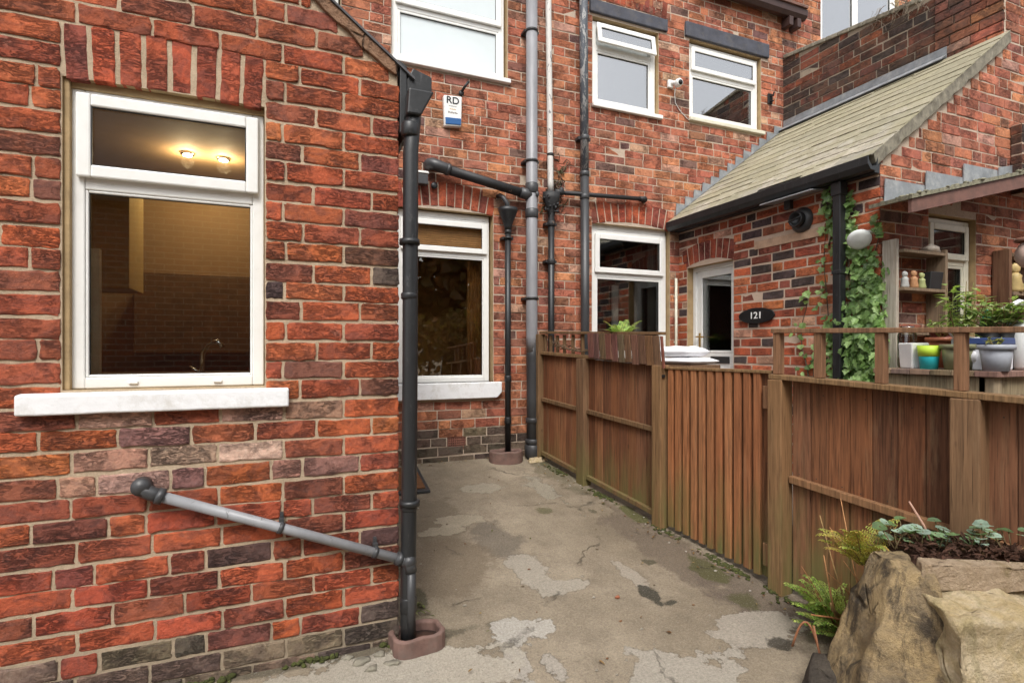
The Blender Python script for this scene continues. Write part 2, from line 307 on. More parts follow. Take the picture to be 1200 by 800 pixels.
# ------------------------------------------------------------------ mesh builder
class MB:
    def __init__(s): s.v = []; s.f = []; s.c = []; s.cur = (1,1,1); s.sm = []
    def add(s, vs, fs, smooth=False):
        n = len(s.v); s.v += [tuple(p) for p in vs]; s.c += [s.cur]*len(vs)
        for f in fs: s.f.append(tuple(i+n for i in f)); s.sm.append(smooth)
    def box(s, x0, x1, y0, y1, z0, z1): s.hexa([(x0,y0,z0),(x1,y0,z0),(x1,y1,z0),(x0,y1,z0),(x0,y0,z1),(x1,y0,z1),(x1,y1,z1),(x0,y1,z1)])
    def hexa(s, p): s.add(p, [(0,3,2,1),(4,5,6,7),(0,1,5,4),(1,2,6,5),(2,3,7,6),(3,0,4,7)])
    def pbox(s, P, a0, a1, b0, b1, d0, d1): s.hexa([P(a0,b0,d0),P(a1,b0,d0),P(a1,b0,d1),P(a0,b0,d1),P(a0,b1,d0),P(a1,b1,d0),P(a1,b1,d1),P(a0,b1,d1)])
    def tube(s, pts, r, seg=12, cap=True):
        pts = [Vector(p) for p in pts]; n = len(pts)
        rs = r if isinstance(r, (list, tuple)) else [r]*n
        ref = None; vs = []
        for i, p in enumerate(pts):
            d = (pts[min(i+1,n-1)]-pts[max(i-1,0)])
            if d.length < 1e-9: d = Vector((0,0,1))
            d.normalize()
            if ref is None: ref = d.orthogonal().normalized()
            else:
                ref = ref-d*ref.dot(d)
                ref = ref.normalized() if ref.length > 1e-6 else d.orthogonal().normalized()
            b = d.cross(ref)
            for k in range(seg):
                a = 2*pi*k/seg; vs.append(p+(ref*cos(a)+b*sin(a))*rs[i])
        fs = [(i*seg+k, i*seg+(k+1)%seg, (i+1)*seg+(k+1)%seg, (i+1)*seg+k) for i in range(n-1) for k in range(seg)]
        if cap: fs += [tuple(range(seg))[::-1], tuple((n-1)*seg+k for k in range(seg))]
        s.add(vs, fs, True)
    def lathe(s, prof, cx, cy, seg=24, ex=1, axis='z', cz=0):
        vs = []
        for (r, z) in prof:
            for k in range(seg):
                a = 2*pi*k/seg
                if axis == 'z': vs.append((cx+r*cos(a), cy+r*sin(a)*ex, z))
                elif axis == 'y': vs.append((cx+r*cos(a), cy+z, cz+r*sin(a)))
                else: vs.append((cx+z, cy+r*cos(a), cz+r*sin(a)))
        n = len(prof)
        fs = [(i*seg+k, i*seg+(k+1)%seg, (i+1)*seg+(k+1)%seg, (i+1)*seg+k) for i in range(n-1) for k in range(seg)]
        fs += [tuple(range(seg))[::-1], tuple((n-1)*seg+k for k in range(seg))]
        s.add(vs, fs, True)
    def frustum(s, cx, cy, z0, z1, ax, ay, bx, by, rot=0):
        def q(x, y, z): return (cx+x*cos(rot)-y*sin(rot), cy+x*sin(rot)+y*cos(rot), z)
        s.hexa([q(-ax,-ay,z0),q(ax,-ay,z0),q(ax,ay,z0),q(-ax,ay,z0),q(-bx,-by,z1),q(bx,-by,z1),q(bx,by,z1),q(-bx,by,z1)])
    def prism(s, poly, P, d0, d1):           # polygon in plane coords, extruded
        n = len(poly)
        s.add([P(a,b,d0) for a,b in poly]+[P(a,b,d1) for a,b in poly], [tuple(range(n))[::-1], tuple(range(n,2*n))]+[(i,(i+1)%n,(i+1)%n+n,i+n) for i in range(n)])
    def blobby(s, c, r, seed=0, amt=.2, sub=2, sc=3.):
        bm = bmesh.new(); bmesh.ops.create_icosphere(bm, subdivisions=sub, radius=1)
        o = Vector((seed*3.1, seed*1.7, seed*.9)); vs = []
        for v in bm.verts:
            k = 1+amt*noise.noise(v.co*sc*.5+o)*1.6
            vs.append((c[0]+v.co.x*r[0]*k, c[1]+v.co.y*r[1]*k, c[2]+v.co.z*r[2]*k))
        s.add(vs, [tuple(x.index for x in f.verts) for f in bm.faces], True); bm.free()
WL = {}
def put(o, wloc, parent=None):
    o.location = wloc; COL.objects.link(o); WL[o.name] = Vector(wloc)
    if parent is not None:
        o.parent = parent; o.matrix_parent_inverse = Matrix.Translation(-WL[parent.name])
SPLIT = {'joint','clip','spindle','cross_rail','hinge_block','bracket','drain_cap','reveal','wall_cupboard','worktop','elbow','curtain','glazing_bead','stems_','tabletop_'}
def obj(name, mb, mat, parent=None, **k):
    if name not in SPLIT: return obj1(name, mb, mat, parent, **k)
    n = len(mb.v); up = list(range(n))
    def fd_(i):
        while up[i] != i: up[i] = up[up[i]]; i = up[i]
        return i
    for f in mb.f:
        for i in f[1:]: up[fd_(i)] = fd_(f[0])
    cs = {}
    for i in range(n): cs.setdefault(fd_(i), []).append(i)
    bx = [[ix, [min(mb.v[i][a] for i in ix)-.002 for a in range(3)], [max(mb.v[i][a] for i in ix)+.002 for a in range(3)]] for ix in cs.values()]
    go = True
    while go:
        go = False
        for i in range(len(bx)):
            for j in range(i+1, len(bx)):
                if all(bx[i][1][a] <= bx[j][2][a] and bx[j][1][a] <= bx[i][2][a] for a in range(3)):
                    bx[i] = [bx[i][0]+bx[j][0], [min(p, q) for p, q in zip(bx[i][1], bx[j][1])], [max(p, q) for p, q in zip(bx[i][2], bx[j][2])]]; bx.pop(j); go = True; break
            if go: break
    o = None
    for ix, _, _ in bx:
        mp = {v: q for q, v in enumerate(sorted(ix))}; w = MB(); w.v = [mb.v[i] for i in sorted(ix)]; w.c = [mb.c[i] for i in sorted(ix)]
        for f, sm in zip(mb.f, mb.sm):
            if f[0] in mp: w.f.append(tuple(mp[i] for i in f)); w.sm.append(sm)
        o = obj1(name, w, mat, parent, **k)
    return o
def obj1(name, mb, mat, parent=None, bevel=0, recalc=True, label=None, cat=None, group=None, kind=None, smooth=False, seg=2):
    xs = [p[0] for p in mb.v]; ys = [p[1] for p in mb.v]; zs = [p[2] for p in mb.v]
    L = Vector(((min(xs)+max(xs))/2, (min(ys)+max(ys))/2, min(zs)))
    me = bpy.data.meshes.new(name); me.from_pydata([(x-L.x, y-L.y, z-L.z) for x,y,z in mb.v], [], mb.f)
    at = me.attributes.new('tint', 'FLOAT_COLOR', 'POINT')
    at.data.foreach_set('color', [k for c in mb.c for k in (*c, 1.)])
    me.polygons.foreach_set('use_smooth', [bool(x or smooth) for x in mb.sm])
    if recalc:
        bm = bmesh.new(); bm.from_mesh(me); bmesh.ops.recalc_face_normals(bm, faces=bm.faces); bm.to_mesh(me); bm.free()
    me.materials.append(mat if not isinstance(mat, str) else M[mat])
    o = bpy.data.objects.new(name, me); put(o, L, parent)
    if bevel:
        b = o.modifiers.new('edge', 'BEVEL'); b.width = bevel; b.segments = seg; b.limit_method = 'ANGLE'; b.angle_limit = radians(40)
        if hasattr(me, 'shade_smooth'): pass
    if label: o['label'] = label
    if cat: o['category'] = cat
    if group: o['group'] = group
    if kind: o['kind'] = kind
    return o
def thing(name, label, cat, loc, group=None):
    o = bpy.data.objects.new(name, None); o.empty_display_size = .1; put(o, Vector(loc))
    o['label'] = label; o['category'] = cat
    if group: o['group'] = group
    return o
PA = lambda a,b,d: (a, VA-d, b)
PB = lambda a,b,d: (a, VB-d, b)
PG = lambda a,b,d: (a, VG-d, b)
PP = lambda a,b,d: (UP-d, a, b)
PE = lambda a,b,d: (.471+d, a, b)           # yard side of the extension
UW = 5.56
PW = lambda a,b,d: (UW-d, a, b)             # tall sooty wall

# ------------------------------------------------------------------ brickwork
PALA = [((.335,.082,.04),7),((.30,.072,.039),7),((.26,.068,.041),5),((.21,.063,.044),3),((.38,.108,.048),2.5),((.14,.056,.046),.9),((.08,.052,.047),.35)]
PALA2 = [((.29,.062,.036),5),((.25,.058,.037),5),((.20,.054,.039),4),((.155,.05,.041),2),((.32,.075,.038),3),((.09,.048,.044),.3)]
PALB = [((.36,.122,.08),6),((.32,.105,.072),6),((.28,.10,.072),4),((.42,.16,.10),3),((.22,.09,.07),2),((.14,.075,.063),.7),((.42,.23,.16),1.2)]
PALP = [((.37,.085,.045),5),((.31,.075,.045),5),((.42,.125,.065),3),((.20,.06,.045),3),((.06,.042,.042),2.4),((.44,.24,.16),.8)]
PALS = [((.26,.08,.05),4),((.20,.07,.05),4),((.14,.06,.045),4),((.08,.05,.042),3),((.33,.09,.045),1)]
PALW = [((.36,.22,.165),2.5),((.30,.155,.115),4),((.23,.115,.095),4),((.30,.085,.05),4),((.42,.30,.23),1)]
PALR = [((.27,.062,.042),3),((.33,.07,.04),3),((.20,.05,.04),2)]
PALD = [((.15,.105,.08),2),((.20,.14,.10),2),((.10,.075,.06),2)]
PK = {id(PALD): .95, id(PALS): .95, id(PALA2): 1.22, id(PALP): 1.3, id(PALB): 1.22}
def pick(pal, rnd):
    t = rnd.random()*sum(w for _,w in pal)
    for c, w in pal:
        t -= w
        if t <= 0: break
    k = rnd.uniform(.85, 1.15)*PK.get(id(pal), 1.2); return (c[0]*k*.97, c[1]*k*rnd.uniform(.93,1.13), c[2]*k*(rnd.uniform(.78,.95) if c[0] > 2*c[1] else rnd.uniform(.95,1.08)))
def brick(mb, P, q, dep, col, rnd, nx, nz, jit):
    (a0,b0),(a1,b1),(a2,b2),(a3,b3) = q          # bl br tr tl
    vs = []; idx = {}
    la = sqrt((a1-a0)**2+(b1-b0)**2); lb = sqrt((a3-a0)**2+(b3-b0)**2); e_ = jit*2.4
    ea, eb = min(.3, e_/la), min(.3, e_/lb)
    ss = [0,ea,*[ea+(1-2*ea)*k/(nx-3) for k in range(1,nx-3)],1-ea,1] if nx > 3 else [0,.5,1]
    tt = [0,eb,*[eb+(1-2*eb)*k/(nz-3) for k in range(1,nz-3)],1-eb,1] if nz > 3 else [0,.5,1]
    tilt = rnd.uniform(-1,1)*jit*.6; tl2 = rnd.uniform(-1,1)*jit*.6
    chip = [rnd.random()**5*jit*4.5 for _ in range(4)]
    for j in range(nz):
        for i in range(nx):
            s = i/(nx-1); t = j/(nz-1)
            s = ss[i]; t = tt[j]
            a = (a0*(1-s)+a1*s)*(1-t)+(a3*(1-s)+a2*s)*t; b = (b0*(1-s)+b1*s)*(1-t)+(b3*(1-s)+b2*s)*t
            ex = i in (0,nx-1); ez = j in (0,nz-1)
            d = dep+tilt*(s-.5)+tl2*(t-.5)
            if ex or ez:
                d -= jit*rnd.uniform(.5,1.5)
                a += rnd.gauss(0,1)*jit*.6; b += rnd.gauss(0,1)*jit*.75
                if ex and ez:
                    c = chip[(i>0)*1+(j>0)*2]; a += (c+jit*.3)*(1 if i == 0 else -1); b += (c+jit*.3)*.7*(1 if j == 0 else -1); d -= jit*.5
            else: d += rnd.gauss(0,1)*jit*.22
            idx[(i,j)] = len(vs); vs.append(P(a,b,d))
    fs = [(idx[i,j],idx[i+1,j],idx[i+1,j+1],idx[i,j+1]) for j in range(nz-1) for i in range(nx-1)]
    ring = [(i,0) for i in range(nx)]+[(nx-1,j) for j in range(1,nz)]+[(i,nz-1) for i in range(nx-2,-1,-1)]+[(0,j) for j in range(nz-2,0,-1)]
    base = len(vs); nrm = Vector(P(0,0,-.03))-Vector(P(0,0,0))
    for k in ring: p = Vector(vs[idx[k]])+nrm; vs.append(tuple(p))
    n = len(ring)
    for k in range(n): fs.append((idx[ring[k]], base+k, base+(k+1)%n, idx[ring[(k+1)%n]]))
    mb.cur = col; mb.add(vs, fs, False)
def lay(mb, P, anchor, dirn, amin, amax, z0, z1, excl, pal, seed, dep=.004, nx=5, nz=4, jit=.0014, joint=.0095, top=None, header_every=4, low=None):
    rnd = random.Random(seed)
    r = 0; z = z0
    while z < z1-.03:
        zt = min(z+CH, z1); zm = (z+zt)/2
        cuts = sorted(excl(zm)) if excl else []
        iv = []; cur = amin
        for (c0,c1) in cuts:
            if c0 > cur: iv.append((cur, min(c0, amax)))
            cur = max(cur, c1)
        if cur < amax: iv.append((cur, amax))
        edges = [0.]; L = amax-amin+.6
        hdr = (r % header_every == header_every-1)
        k = 0
        first = .119 if r % 2 else .238
        if hdr: first = .17
        edges.append(first)
        while edges[-1] < L:
            w = .238*rnd.uniform(.965,1.035)
            if hdr and k % 2: w = .119*rnd.uniform(.95,1.05)
            if not hdr and rnd.random() < .05: w = .119
            edges.append(edges[-1]+w); k += 1
        for (i0,i1) in iv:
            pcs = []
            for e0, e1 in zip(edges, edges[1:]):
                b0, b1 = (anchor+e0, anchor+e1) if dirn > 0 else (anchor-e1, anchor-e0)
                c0, c1 = max(b0,i0), min(b1,i1)
                if c1-c0 > .001: pcs.append([c0, c1])
            pcs.sort()
            k = 0
            while k < len(pcs) and len(pcs) > 1:
                if pcs[k][1]-pcs[k][0] < .055:
                    if k+1 < len(pcs) and (k == 0 or pcs[k+1][1]-pcs[k+1][0] < pcs[k-1][1]-pcs[k-1][0]): pcs[k+1][0] = pcs[k][0]
                    else: pcs[k-1][1] = pcs[k][1]
                    pcs.pop(k)
                else: k += 1
            for c0, c1 in pcs:
                if top:
                    while c1-c0 > .03 and top(c0) < zt: c0 += .01
                    while c1-c0 > .03 and top(c1) < zt: c1 -= .01
                if c1-c0 < .035: continue
                g0 = c0+(joint/2 if c0 > i0 or True else 0); g1 = c1-joint/2
                if abs(c0-amin) < 1e-6: g0 = c0
                if abs(c1-amax) < 1e-6: g1 = c1
                wb = lambda a, rr: .0035*sin(a*2.1+rr*1.7)+.002*sin(a*5.3+rr*2.9)
                zz0, zz1 = z+joint/2, zt-joint/2
                q = [(g0,zz0+wb(g0,r)),(g1,zz0+wb(g1,r)),(g1,zz1+wb(g1,r+.4)),(g0,zz1+wb(g0,r+.4))]
                pl = pal
                if low and zm < low(c0, rnd): pl = PALD
                elif pal is PALA and .80 < zm < 1.09 and -.95 < c0 < .12 and rnd.random() < .75: pl = PALW
                elif pal is PALA and zm < .62+.25*rnd.random(): pl = PALA2
                brick(mb, P, q, dep+rnd.gauss(0,.0016), pick(pl, rnd), rnd, max(4, nx if g1-g0 > .15 else nx-2), nz, jit)
        z += CH; r += 1
def rects(*rs):                              # exclusion helper: (a0,a1,z0,z1[,rise]) - a rise makes the top edge a shallow arch
    def f(z):
        o = []
        for q in rs:
            a0,a1,zz0,zz1 = q[:4]; rise = q[4] if len(q) > 4 else 0
            if zz0 < z < zz1: o.append((a0,a1))
            elif rise and zz1 <= z < zz1+rise:
                h = (a1-a0)/2*sqrt(max(0,1-(z-zz1)/rise)); o.append(((a0+a1)/2-h,(a0+a1)/2+h))
        return o
    return f
def soldiers(mb, P, a0, a1, zb, h, rise, n, pal, seed, splay=.16, dep=.004, nx=4, nz=6, jit=.0014, joint=.011):
    rnd = random.Random(seed); am = (a0+a1)/2; hw = (a1-a0)/2
    def pt(t, top):
        x = -1+2*t; zz = zb+rise*(1-x*x); ang = x*splay
        return (am+x*hw+(sin(ang)*h if top else 0), zz+(cos(ang)*h if top else 0))
    for i in range(n):
        t0 = i/n+joint/2/(a1-a0); t1 = (i+1)/n-joint/2/(a1-a0)
        brick(mb, P, [pt(t0,0),pt(t1,0),pt(t1,1),pt(t0,1)], dep+rnd.gauss(0,.0016), pick(pal,rnd), rnd, nx, nz, jit)
def sheet(mb, P, amin, amax, zmin, zmax, holes, depth=.10, d=0., thick=.22):
    """mortar face with openings, reveals `depth` deep"""
    xs = sorted({amin, amax, *[h[0] for h in holes], *[h[1] for h in holes]}); zs = sorted({zmin, zmax, *[h[2] for h in holes], *[h[3] for h in holes]})
    xs = [x for x in xs if amin <= x <= amax]; zs = [z for z in zs if zmin <= z <= zmax]
    for x0,x1 in zip(xs,xs[1:]):
        for z0,z1 in zip(zs,zs[1:]):
            cx, cz = (x0+x1)/2, (z0+z1)/2
            if any(h[0] < cx < h[1] and h[2] < cz < h[3] for h in holes): continue
            mb.add([P(x0,z0,d),P(x1,z0,d),P(x1,z1,d),P(x0,z1,d)], [(0,1,2,3)])
def reveal(mb, P, a0, a1, z0, z1, d0, d1):
    for (p,q) in (((a0,z0),(a0,z1)),((a0,z1),(a1,z1)),((a1,z1),(a1,z0)),((a1,z0),(a0,z0))):
        mb.add([P(*p,d0),P(*q,d0),P(*q,d1),P(*p,d1)], [(0,1,2,3)])
def room(name, mat, parent, P, a0, a1, z0, z1, d0, d1, hole):
    """the room behind a window: five inner faces and the front wall's inner side with the window hole"""
    mb = MB()
    mb.add([P(a0,z0,d1),P(a1,z0,d1),P(a1,z1,d1),P(a0,z1,d1)], [(0,1,2,3)]); reveal(mb, P, a0,a1,z0,z1,d0,d1)
    h = hole; sheet(mb, P, a0,a1,z0,z1, [h], d=d0)
    return obj(name, mb, mat, parent, recalc=False)

# ------------------------------------------------------------------ windows
def frame_bars(mb, P, a0,a1,z0,z1,w,d0,d1, bw=None):
    bw = bw or w
    mb.pbox(P,a0,a0+w,z0,z1,d0,d1); mb.pbox(P,a1-w,a1,z0,z1,d0,d1)
    mb.pbox(P,a0+w,a1-w,z0,z0+bw,d0,d1); mb.pbox(P,a0+w,a1-w,z1-w,z1,d0,d1)
def window(parent, P, a0,a1,z0,z1, d, transom=None, fw=.055, sw=.05, mat='upvc', glass='glass', vents=False, open_deg=0, head=0, mid=None, label=None, bead=.022, sashglass=None):
    mb = MB(); frame_bars(mb, P, a0,a1,z0,z1, fw, d-.06, d)
    if head: mb.pbox(P, a0, a1, z1, z1+head, d-.05, d-.004)
    if transom: mb.pbox(P, a0+fw, a1-fw, transom-.03, transom+.03, d-.06, d-.002)
    if mid: mb.pbox(P, mid-.03, mid+.03, z0+fw, (transom-.03 if transom else z1-fw), d-.06, d-.002)
    w = obj('window', mb, mat, parent, bevel=.005, label=label)
    def glaze(b0,b1,c0,c1,dd):
        g = MB(); g.pbox(P, b0,b1,c0,c1, dd-.022, dd-.014); obj('pane', g, glass, w)
        k = MB(); frame_bars(k, P, b0-.004,b1+.004,c0-.004,c1+.004, .008, dd-.013, dd-.004); obj('gasket', k, 'seal', w)
    if transom:
        b0,b1,c0,c1 = a0+fw-.022, a1-fw+.022, transom+.012, z1-fw+.022
        s = MB()
        if open_deg:
            hz = c1; t = radians(open_deg)
            PO = lambda a,b,dd: P(a, hz+(b-hz)*cos(t)+(dd-d)*sin(t), d+.03+(dd-d)*cos(t)+(hz-b)*sin(t))
        else: PO = P
        frame_bars(s, PO, b0,b1,c0,c1, sw, d+.001, d+.026)
        so = obj('sash', s, mat, w, bevel=.006)
        g = MB(); g.pbox(PO, b0+sw-.003,b1-sw+.003,c0+sw-.003,c1-sw+.003, d+.004, d+.012); obj('pane', g, sashglass or glass, w)
        k = MB(); frame_bars(k, PO, b0+sw-.006,b1-sw+.006,c0+sw-.006,c1-sw+.006, .01, d+.013, d+.018); obj('gasket', k, 'seal', w)
    lo = transom-.03 if transom else z1-fw
    cells = [(a0+fw, a1-fw)] if not mid else [(a0+fw, mid-.03), (mid+.03, a1-fw)]
    for c in cells:
        bm_ = MB(); frame_bars(bm_, P, c[0],c[1], z0+fw, lo, bead, d-.03, d-.006); obj('glazing_bead', bm_, mat, w, bevel=.004)
        glaze(c[0]+bead-.002, c[1]-bead+.002, z0+fw+bead-.002, lo-bead+.002, d-.012)
    if vents:
        v = MB()
        for f in (.3, .74): 
            x = a0+(a1-a0)*f; v.pbox(P, x-.016, x+.016, z0+.014, z0+.028, d-.001, d+.008)
        obj('drain_cap', v, mat, w, bevel=.004)
    return w
def sill(parent, P, a0,a1,z0,z1,d0,d1, chamfer=.0, mat='sill'):
    mb = MB()
    if chamfer: poly = [(a0+chamfer,z0),(a1-chamfer,z0),(a1,z0+chamfer),(a1,z1),(a0,z1),(a0,z0+chamfer)]; mb.prism(poly, P, d0, d1)
    else:
        n = 14; 
        for i in range(n):
            x0, x1 = a0+(a1-a0)*i/n, a0+(a1-a0)*(i+1)/n
        # one slab with a slightly uneven lower arris
        vs = []; 
        for i in range(n+1):
            x = a0+(a1-a0)*i/n; j = .004*noise.noise(Vector((x*9, z0, 1))); k = .003*noise.noise(Vector((x*7, z0, 5)))
            vs += [P(x,z0+j,d0),P(x,z0+j,d1+k),P(x,z1-.012,d1+k),P(x,z1,d0)]
        fs = [(0,1,2,3), tuple(n*4+q for q in (3,2,1,0))]
        for i in range(n):
            for q in range(4): fs.append((i*4+q,(i+1)*4+q,(i+1)*4+(q+1)%4,i*4+(q+1)%4))
        mb.add(vs, fs)
    return obj('sill', mb, mat, parent, bevel=.008, seg=3)

# ------------------------------------------------------------------ ground
def ground():
    mb = MB()
    us = [-60,-20,-8,-4]+[-3+.1*i for i in range(58)]+[2.8,4,8,20,60]; vs_ = [-60,-25,-12,-6,-3,-1]+[-.6+.1*i for i in range(56)]+[5.2,8,20,60]
    nu = len(us); P = []
    for v in vs_:
        for u in us:
            z = max(-.12, min(.30, (v-2.48)*.127))
            if -3 <= u <= 2.75 and -.6 <= v <= 4.9: z += .009*noise.noise(Vector((u*1.7, v*1.7, 0)))+.004*noise.noise(Vector((u*6, v*6, 2)))
            P.append((u,v,z))
    mb.add(P, [(j*nu+i,j*nu+i+1,(j+1)*nu+i+1,(j+1)*nu+i) for j in range(len(vs_)-1) for i in range(nu-1)], True)
    obj('yard_ground', mb, 'concrete', kind='structure', recalc=False)
    p = MB(); p.box(2.78, 9, -1, VB, -.3, .28); obj('patio', p, 'patio', kind='structure')
ground()

# ------------------------------------------------------------------ A: rear extension (left foreground)
ext = thing('house_extension', 'red brick rear extension with white kitchen window filling the left foreground', 'house', (-1.0, 3.6, 0))
wa0, wa1, wz0, wz1 = -.757, -.081, 1.172, 2.325
def topA(a): return 2.575+(.471-a)*.757
mb = MB(); sheet(mb, PA, -2.4, .4655, -.2, 2.575, [(wa0,wa1,wz0,wz1)], d=0)
mb.add([PA(-2.4,2.575,0),PA(.4655,2.575,0),PA(-.6,topA(-.6),0),PA(-2.4,topA(-.6),0)], [(0,1,2,3)])
sheet(mb, lambda a,b,d: (.4655+d,a,b), VA, VB, -.2, 2.575, [])
wallA = obj('wall', mb, 'mortarA', ext, recalc=False)
mb = MB()
lowA = lambda a, rnd: .08+.10*rnd.random()+.25*max(0, a-.02)
lay(mb, PA, .471, -1, -2.4, .471, -.135, 3.4, rects((wa0,wa1,wz0-.09,wz1+.19)), PALA, 11, nx=9, nz=6, jit=.0023, dep=.006, top=topA, joint=.0115, low=lowA)
soldiers(mb, PA, wa0+.004, wa1-.004, wz1-.012, .205, .014, 8, PALR, 5, splay=.05, nz=8, nx=5, jit=.0021, joint=.017, dep=.0045)
obj('brickwork', mb, 'brickA', wallA, recalc=False)
mb = MB(); lay(mb, PE, VA, 1, VA+.006, VB, -.135, 2.57, None, PALA, 12, dep=.0, low=lowA)
obj('brickwork', mb, 'brickA', wallA, recalc=False)
mb = MB(); reveal(mb, PA, wa0,wa1,wz0,wz1, .0, -.16); obj('reveal', mb, 'tan', ext, recalc=False)
mb = MB(); mb.pbox(PA, wa0, wa0+.019, wz0, wz1, -.12, -.012); mb.pbox(PA, wa0+.019, wa1, wz1-.028, wz1, -.12, -.026)
obj('render_trim', mb, 'tan', ext, bevel=.003)
w = window(ext, PA, wa0+.016, wa1-.004, wz0+.002, wz1-.026, -.035, transom=1.955, fw=.042, sw=.046, bead=.010, vents=True)
sill(w, PA, -.882, .012, 1.086, 1.172, -.10, .045)
room('room_interior', 'roomK', ext, PA, -2.3, .35, .3, 2.62, -.165, -2.2, (wa0,wa1,wz0,wz1))
# roof of the extension, verge strip, gutter
mb = MB(); mb.cur = (.10,.10,.11)
def roofpt(a, y, off=0): return (a, y, topA(a)+off)
P0 = [(.54,VA-.03),(.54,VB),(-1.6,VB),(-1.6,VA-.03)]
mb.hexa([roofpt(a,y,.019) for a,y in P0]+[roofpt(a,y,.030) for a,y in P0])
obj('roof', mb, 'darkslate', ext)
mb = MB(); n = 40; vs = []
for i in range(n+1):
    a = .462-(.462+1.6)*i/n; k = .007*noise.noise(Vector((a*22,3,1))); lo = .042+.022*noise.noise(Vector((a*14,1,4)))
    if i == 0: lo = .03
    vs += [(a, VA-.020-k, topA(a)-lo), (a, VA-.022-k*.5, topA(a)+.018), (a, VA+.02, topA(a)+.018), (a, VA+.02, topA(a)-lo)]
fs = [(0,1,2,3), tuple(n*4+q for q in (3,2,1,0))]+[(i*4+q,(i+1)*4+q,(i+1)*4+(q+1)%4,i*4+(q+1)%4) for i in range(n) for q in range(4)]
mb.add(vs, fs); obj('verge', mb, 'mortarstrip', ext, bevel=.003)
mb = MB()
gv0 = VA-.02
prof = [(.48,2.60),(.48,2.42),(.505,2.40),(.60,2.47),(.615,2.52),(.615,2.585),(.602,2.585),(.598,2.525),(.512,2.425),(.512,2.56)]
mb.prism([(.474,2.622),(.474,2.30),(.496,2.28),(.506,2.40),(.506,2.60)], lambda a,b,d: (a,d,b), gv0, VB-.01)
mb.prism([(.508,2.545),(.508,2.445),(.545,2.425),(.60,2.445),(.622,2.50),(.622,2.572),(.612,2.578),(.535,2.60)], lambda a,b,d: (a,d,b), gv0+.006, VB-.012)
obj('gutter', mb, 'black', ext, bevel=.004)
mb = MB()                                    # kitchen things seen through the glass
mb.pbox(PA, -2.28, -.80, 1.66, 2.24, -1.12, -1.45); mb.pbox(PA, -2.28, -1.75, 1.72, 2.24, -.6, -1.10); obj('wall_cupboard', mb, 'cup', ext, bevel=.004)
mb = MB(); mb.pbox(PA, -2.28, .30, .3, 1.17, -1.62, -2.16); mb.pbox(PA, -.95, -.1, 1.3, 1.85, -1.9, -2.16); obj('worktop', mb, 'dark', ext, bevel=.004)
mb = MB(); mb.pbox(PA, -1.7, -.715, 1.17, 1.74, -.27, -.30); obj('tiled_splashback', mb, 'tile', ext)
mb = MB(); mb.pbox(PA, -1.7, .2, .9, 1.14, -.305, -.7); obj('kitchen_counter', mb, 'dark', ext)
t = MB(); t.tube([(-.36,VA+.42,1.14),(-.36,VA+.42,1.27),(-.355,VA+.415,1.31),(-.33,VA+.40,1.345),(-.29,VA+.38,1.36),(-.27,VA+.37,1.335)], .011, 10)
t.tube([(-.36,VA+.42,1.12),(-.36,VA+.42,1.17)], .02, 12); t.tube([(-.36,VA+.42,1.21),(-.41,VA+.43,1.24)], .007, 8)
obj('kitchen_tap', t, 'chrome', label='chrome mixer tap behind the kitchen window glass', cat='tap')
for (x, y, lb) in ((-.60, VA+1.67, 'left round ceiling downlight glowing inside the kitchen'), (-.39, VA+1.69, 'right round ceiling downlight glowing inside the kitchen')):
    k = thing('ceiling_lamp', lb, 'lamp', (x,y,2.60), 'kitchen downlights')
    a = MB(); a.lathe([(.042,2.619),(.042,2.608),(.03,2.604)], x, y, 20); obj('lamp_ring', a, 'chrome', k)
    a = MB(); a.lathe([(.027,2.6035),(.025,2.600),(.008,2.598)], x, y, 20); obj('bulb', a, 'lampon', k)
    pl_ = bpy.data.lights.new('downlight', 'POINT'); pl_.energy = 6.5; pl_.color = (1,.74,.42); pl_.shadow_soft_size = .04; po_ = bpy.data.objects.new('downlight', pl_); put(po_, (x,y,2.56), k)

# ------------------------------------------------------------------ B: terrace, two houses side by side
hL = thing('terraced_house', 'weathered red brick terraced house wall behind the drainpipes, beside the extension', 'house', (1.0, VB, .3))
hR = thing('terraced_house', 'red brick terraced house with dark stone lintels over its two upper windows', 'house', (4.0, VB, .3))
SPL = 2.46
LL = (.905, 1.815, 1.02, 2.60); UL = (.86, 1.962, 3.885, 5.2); UX = (-.8, .432, 2.93, 4.4)
UM = (2.90, 3.722, 3.835, 4.74); UR = (4.14, 5.20, 3.89, 4.775); LR = (2.895, 3.872, 1.225, 2.625); FAR = (6.2, 7.7, 4.4, 6.3)
def wallpiece(par, a0, a1, holes, ex, seed, anchor, dirn, arches, ab=None):
    mb = MB(); sheet(mb, PB, a0, a1, -.1, 6.4, holes)
    wl = obj('wall', mb, 'mortarB', par, recalc=False)
    mb = MB()
    lowB = lambda a, rnd: .52+.12*rnd.random() if a < 2.7 else .3
    lay(mb, PB, anchor, dirn, a0, a1, .185, 6.4, ex, PALB, seed, low=lowB, jit=.0017)
    for (x0,x1,zb,h,rise,nn,sp,pal) in arches: soldiers(mb, PB, x0, x1, zb, h, rise, nn, pal, seed+3, splay=sp, nz=4)
    obj('brickwork', mb, 'brickB', wl, recalc=False)
    mb = MB(); mb2 = MB()
    for h in holes: reveal(mb, PB, *h, 0, -.13)
    obj('reveal', mb, 'tan', par, recalc=False)
    return wl
wallpiece(hL, -2.0, SPL, [LL, UL, UX, (1.366,1.546,.40,.525)], rects((LL[0],LL[1],LL[2]-.14,LL[3]+.165,.08), (*UL[:2],UL[2]-.03,UL[3]+.25), (*UX[:2],UX[2]-.03,UX[3]), (1.36,1.552,.395,.53)), 21, SPL, -1,
          [(LL[0],LL[1],LL[3]-.012,.215,.045,12,.2,PALR)])
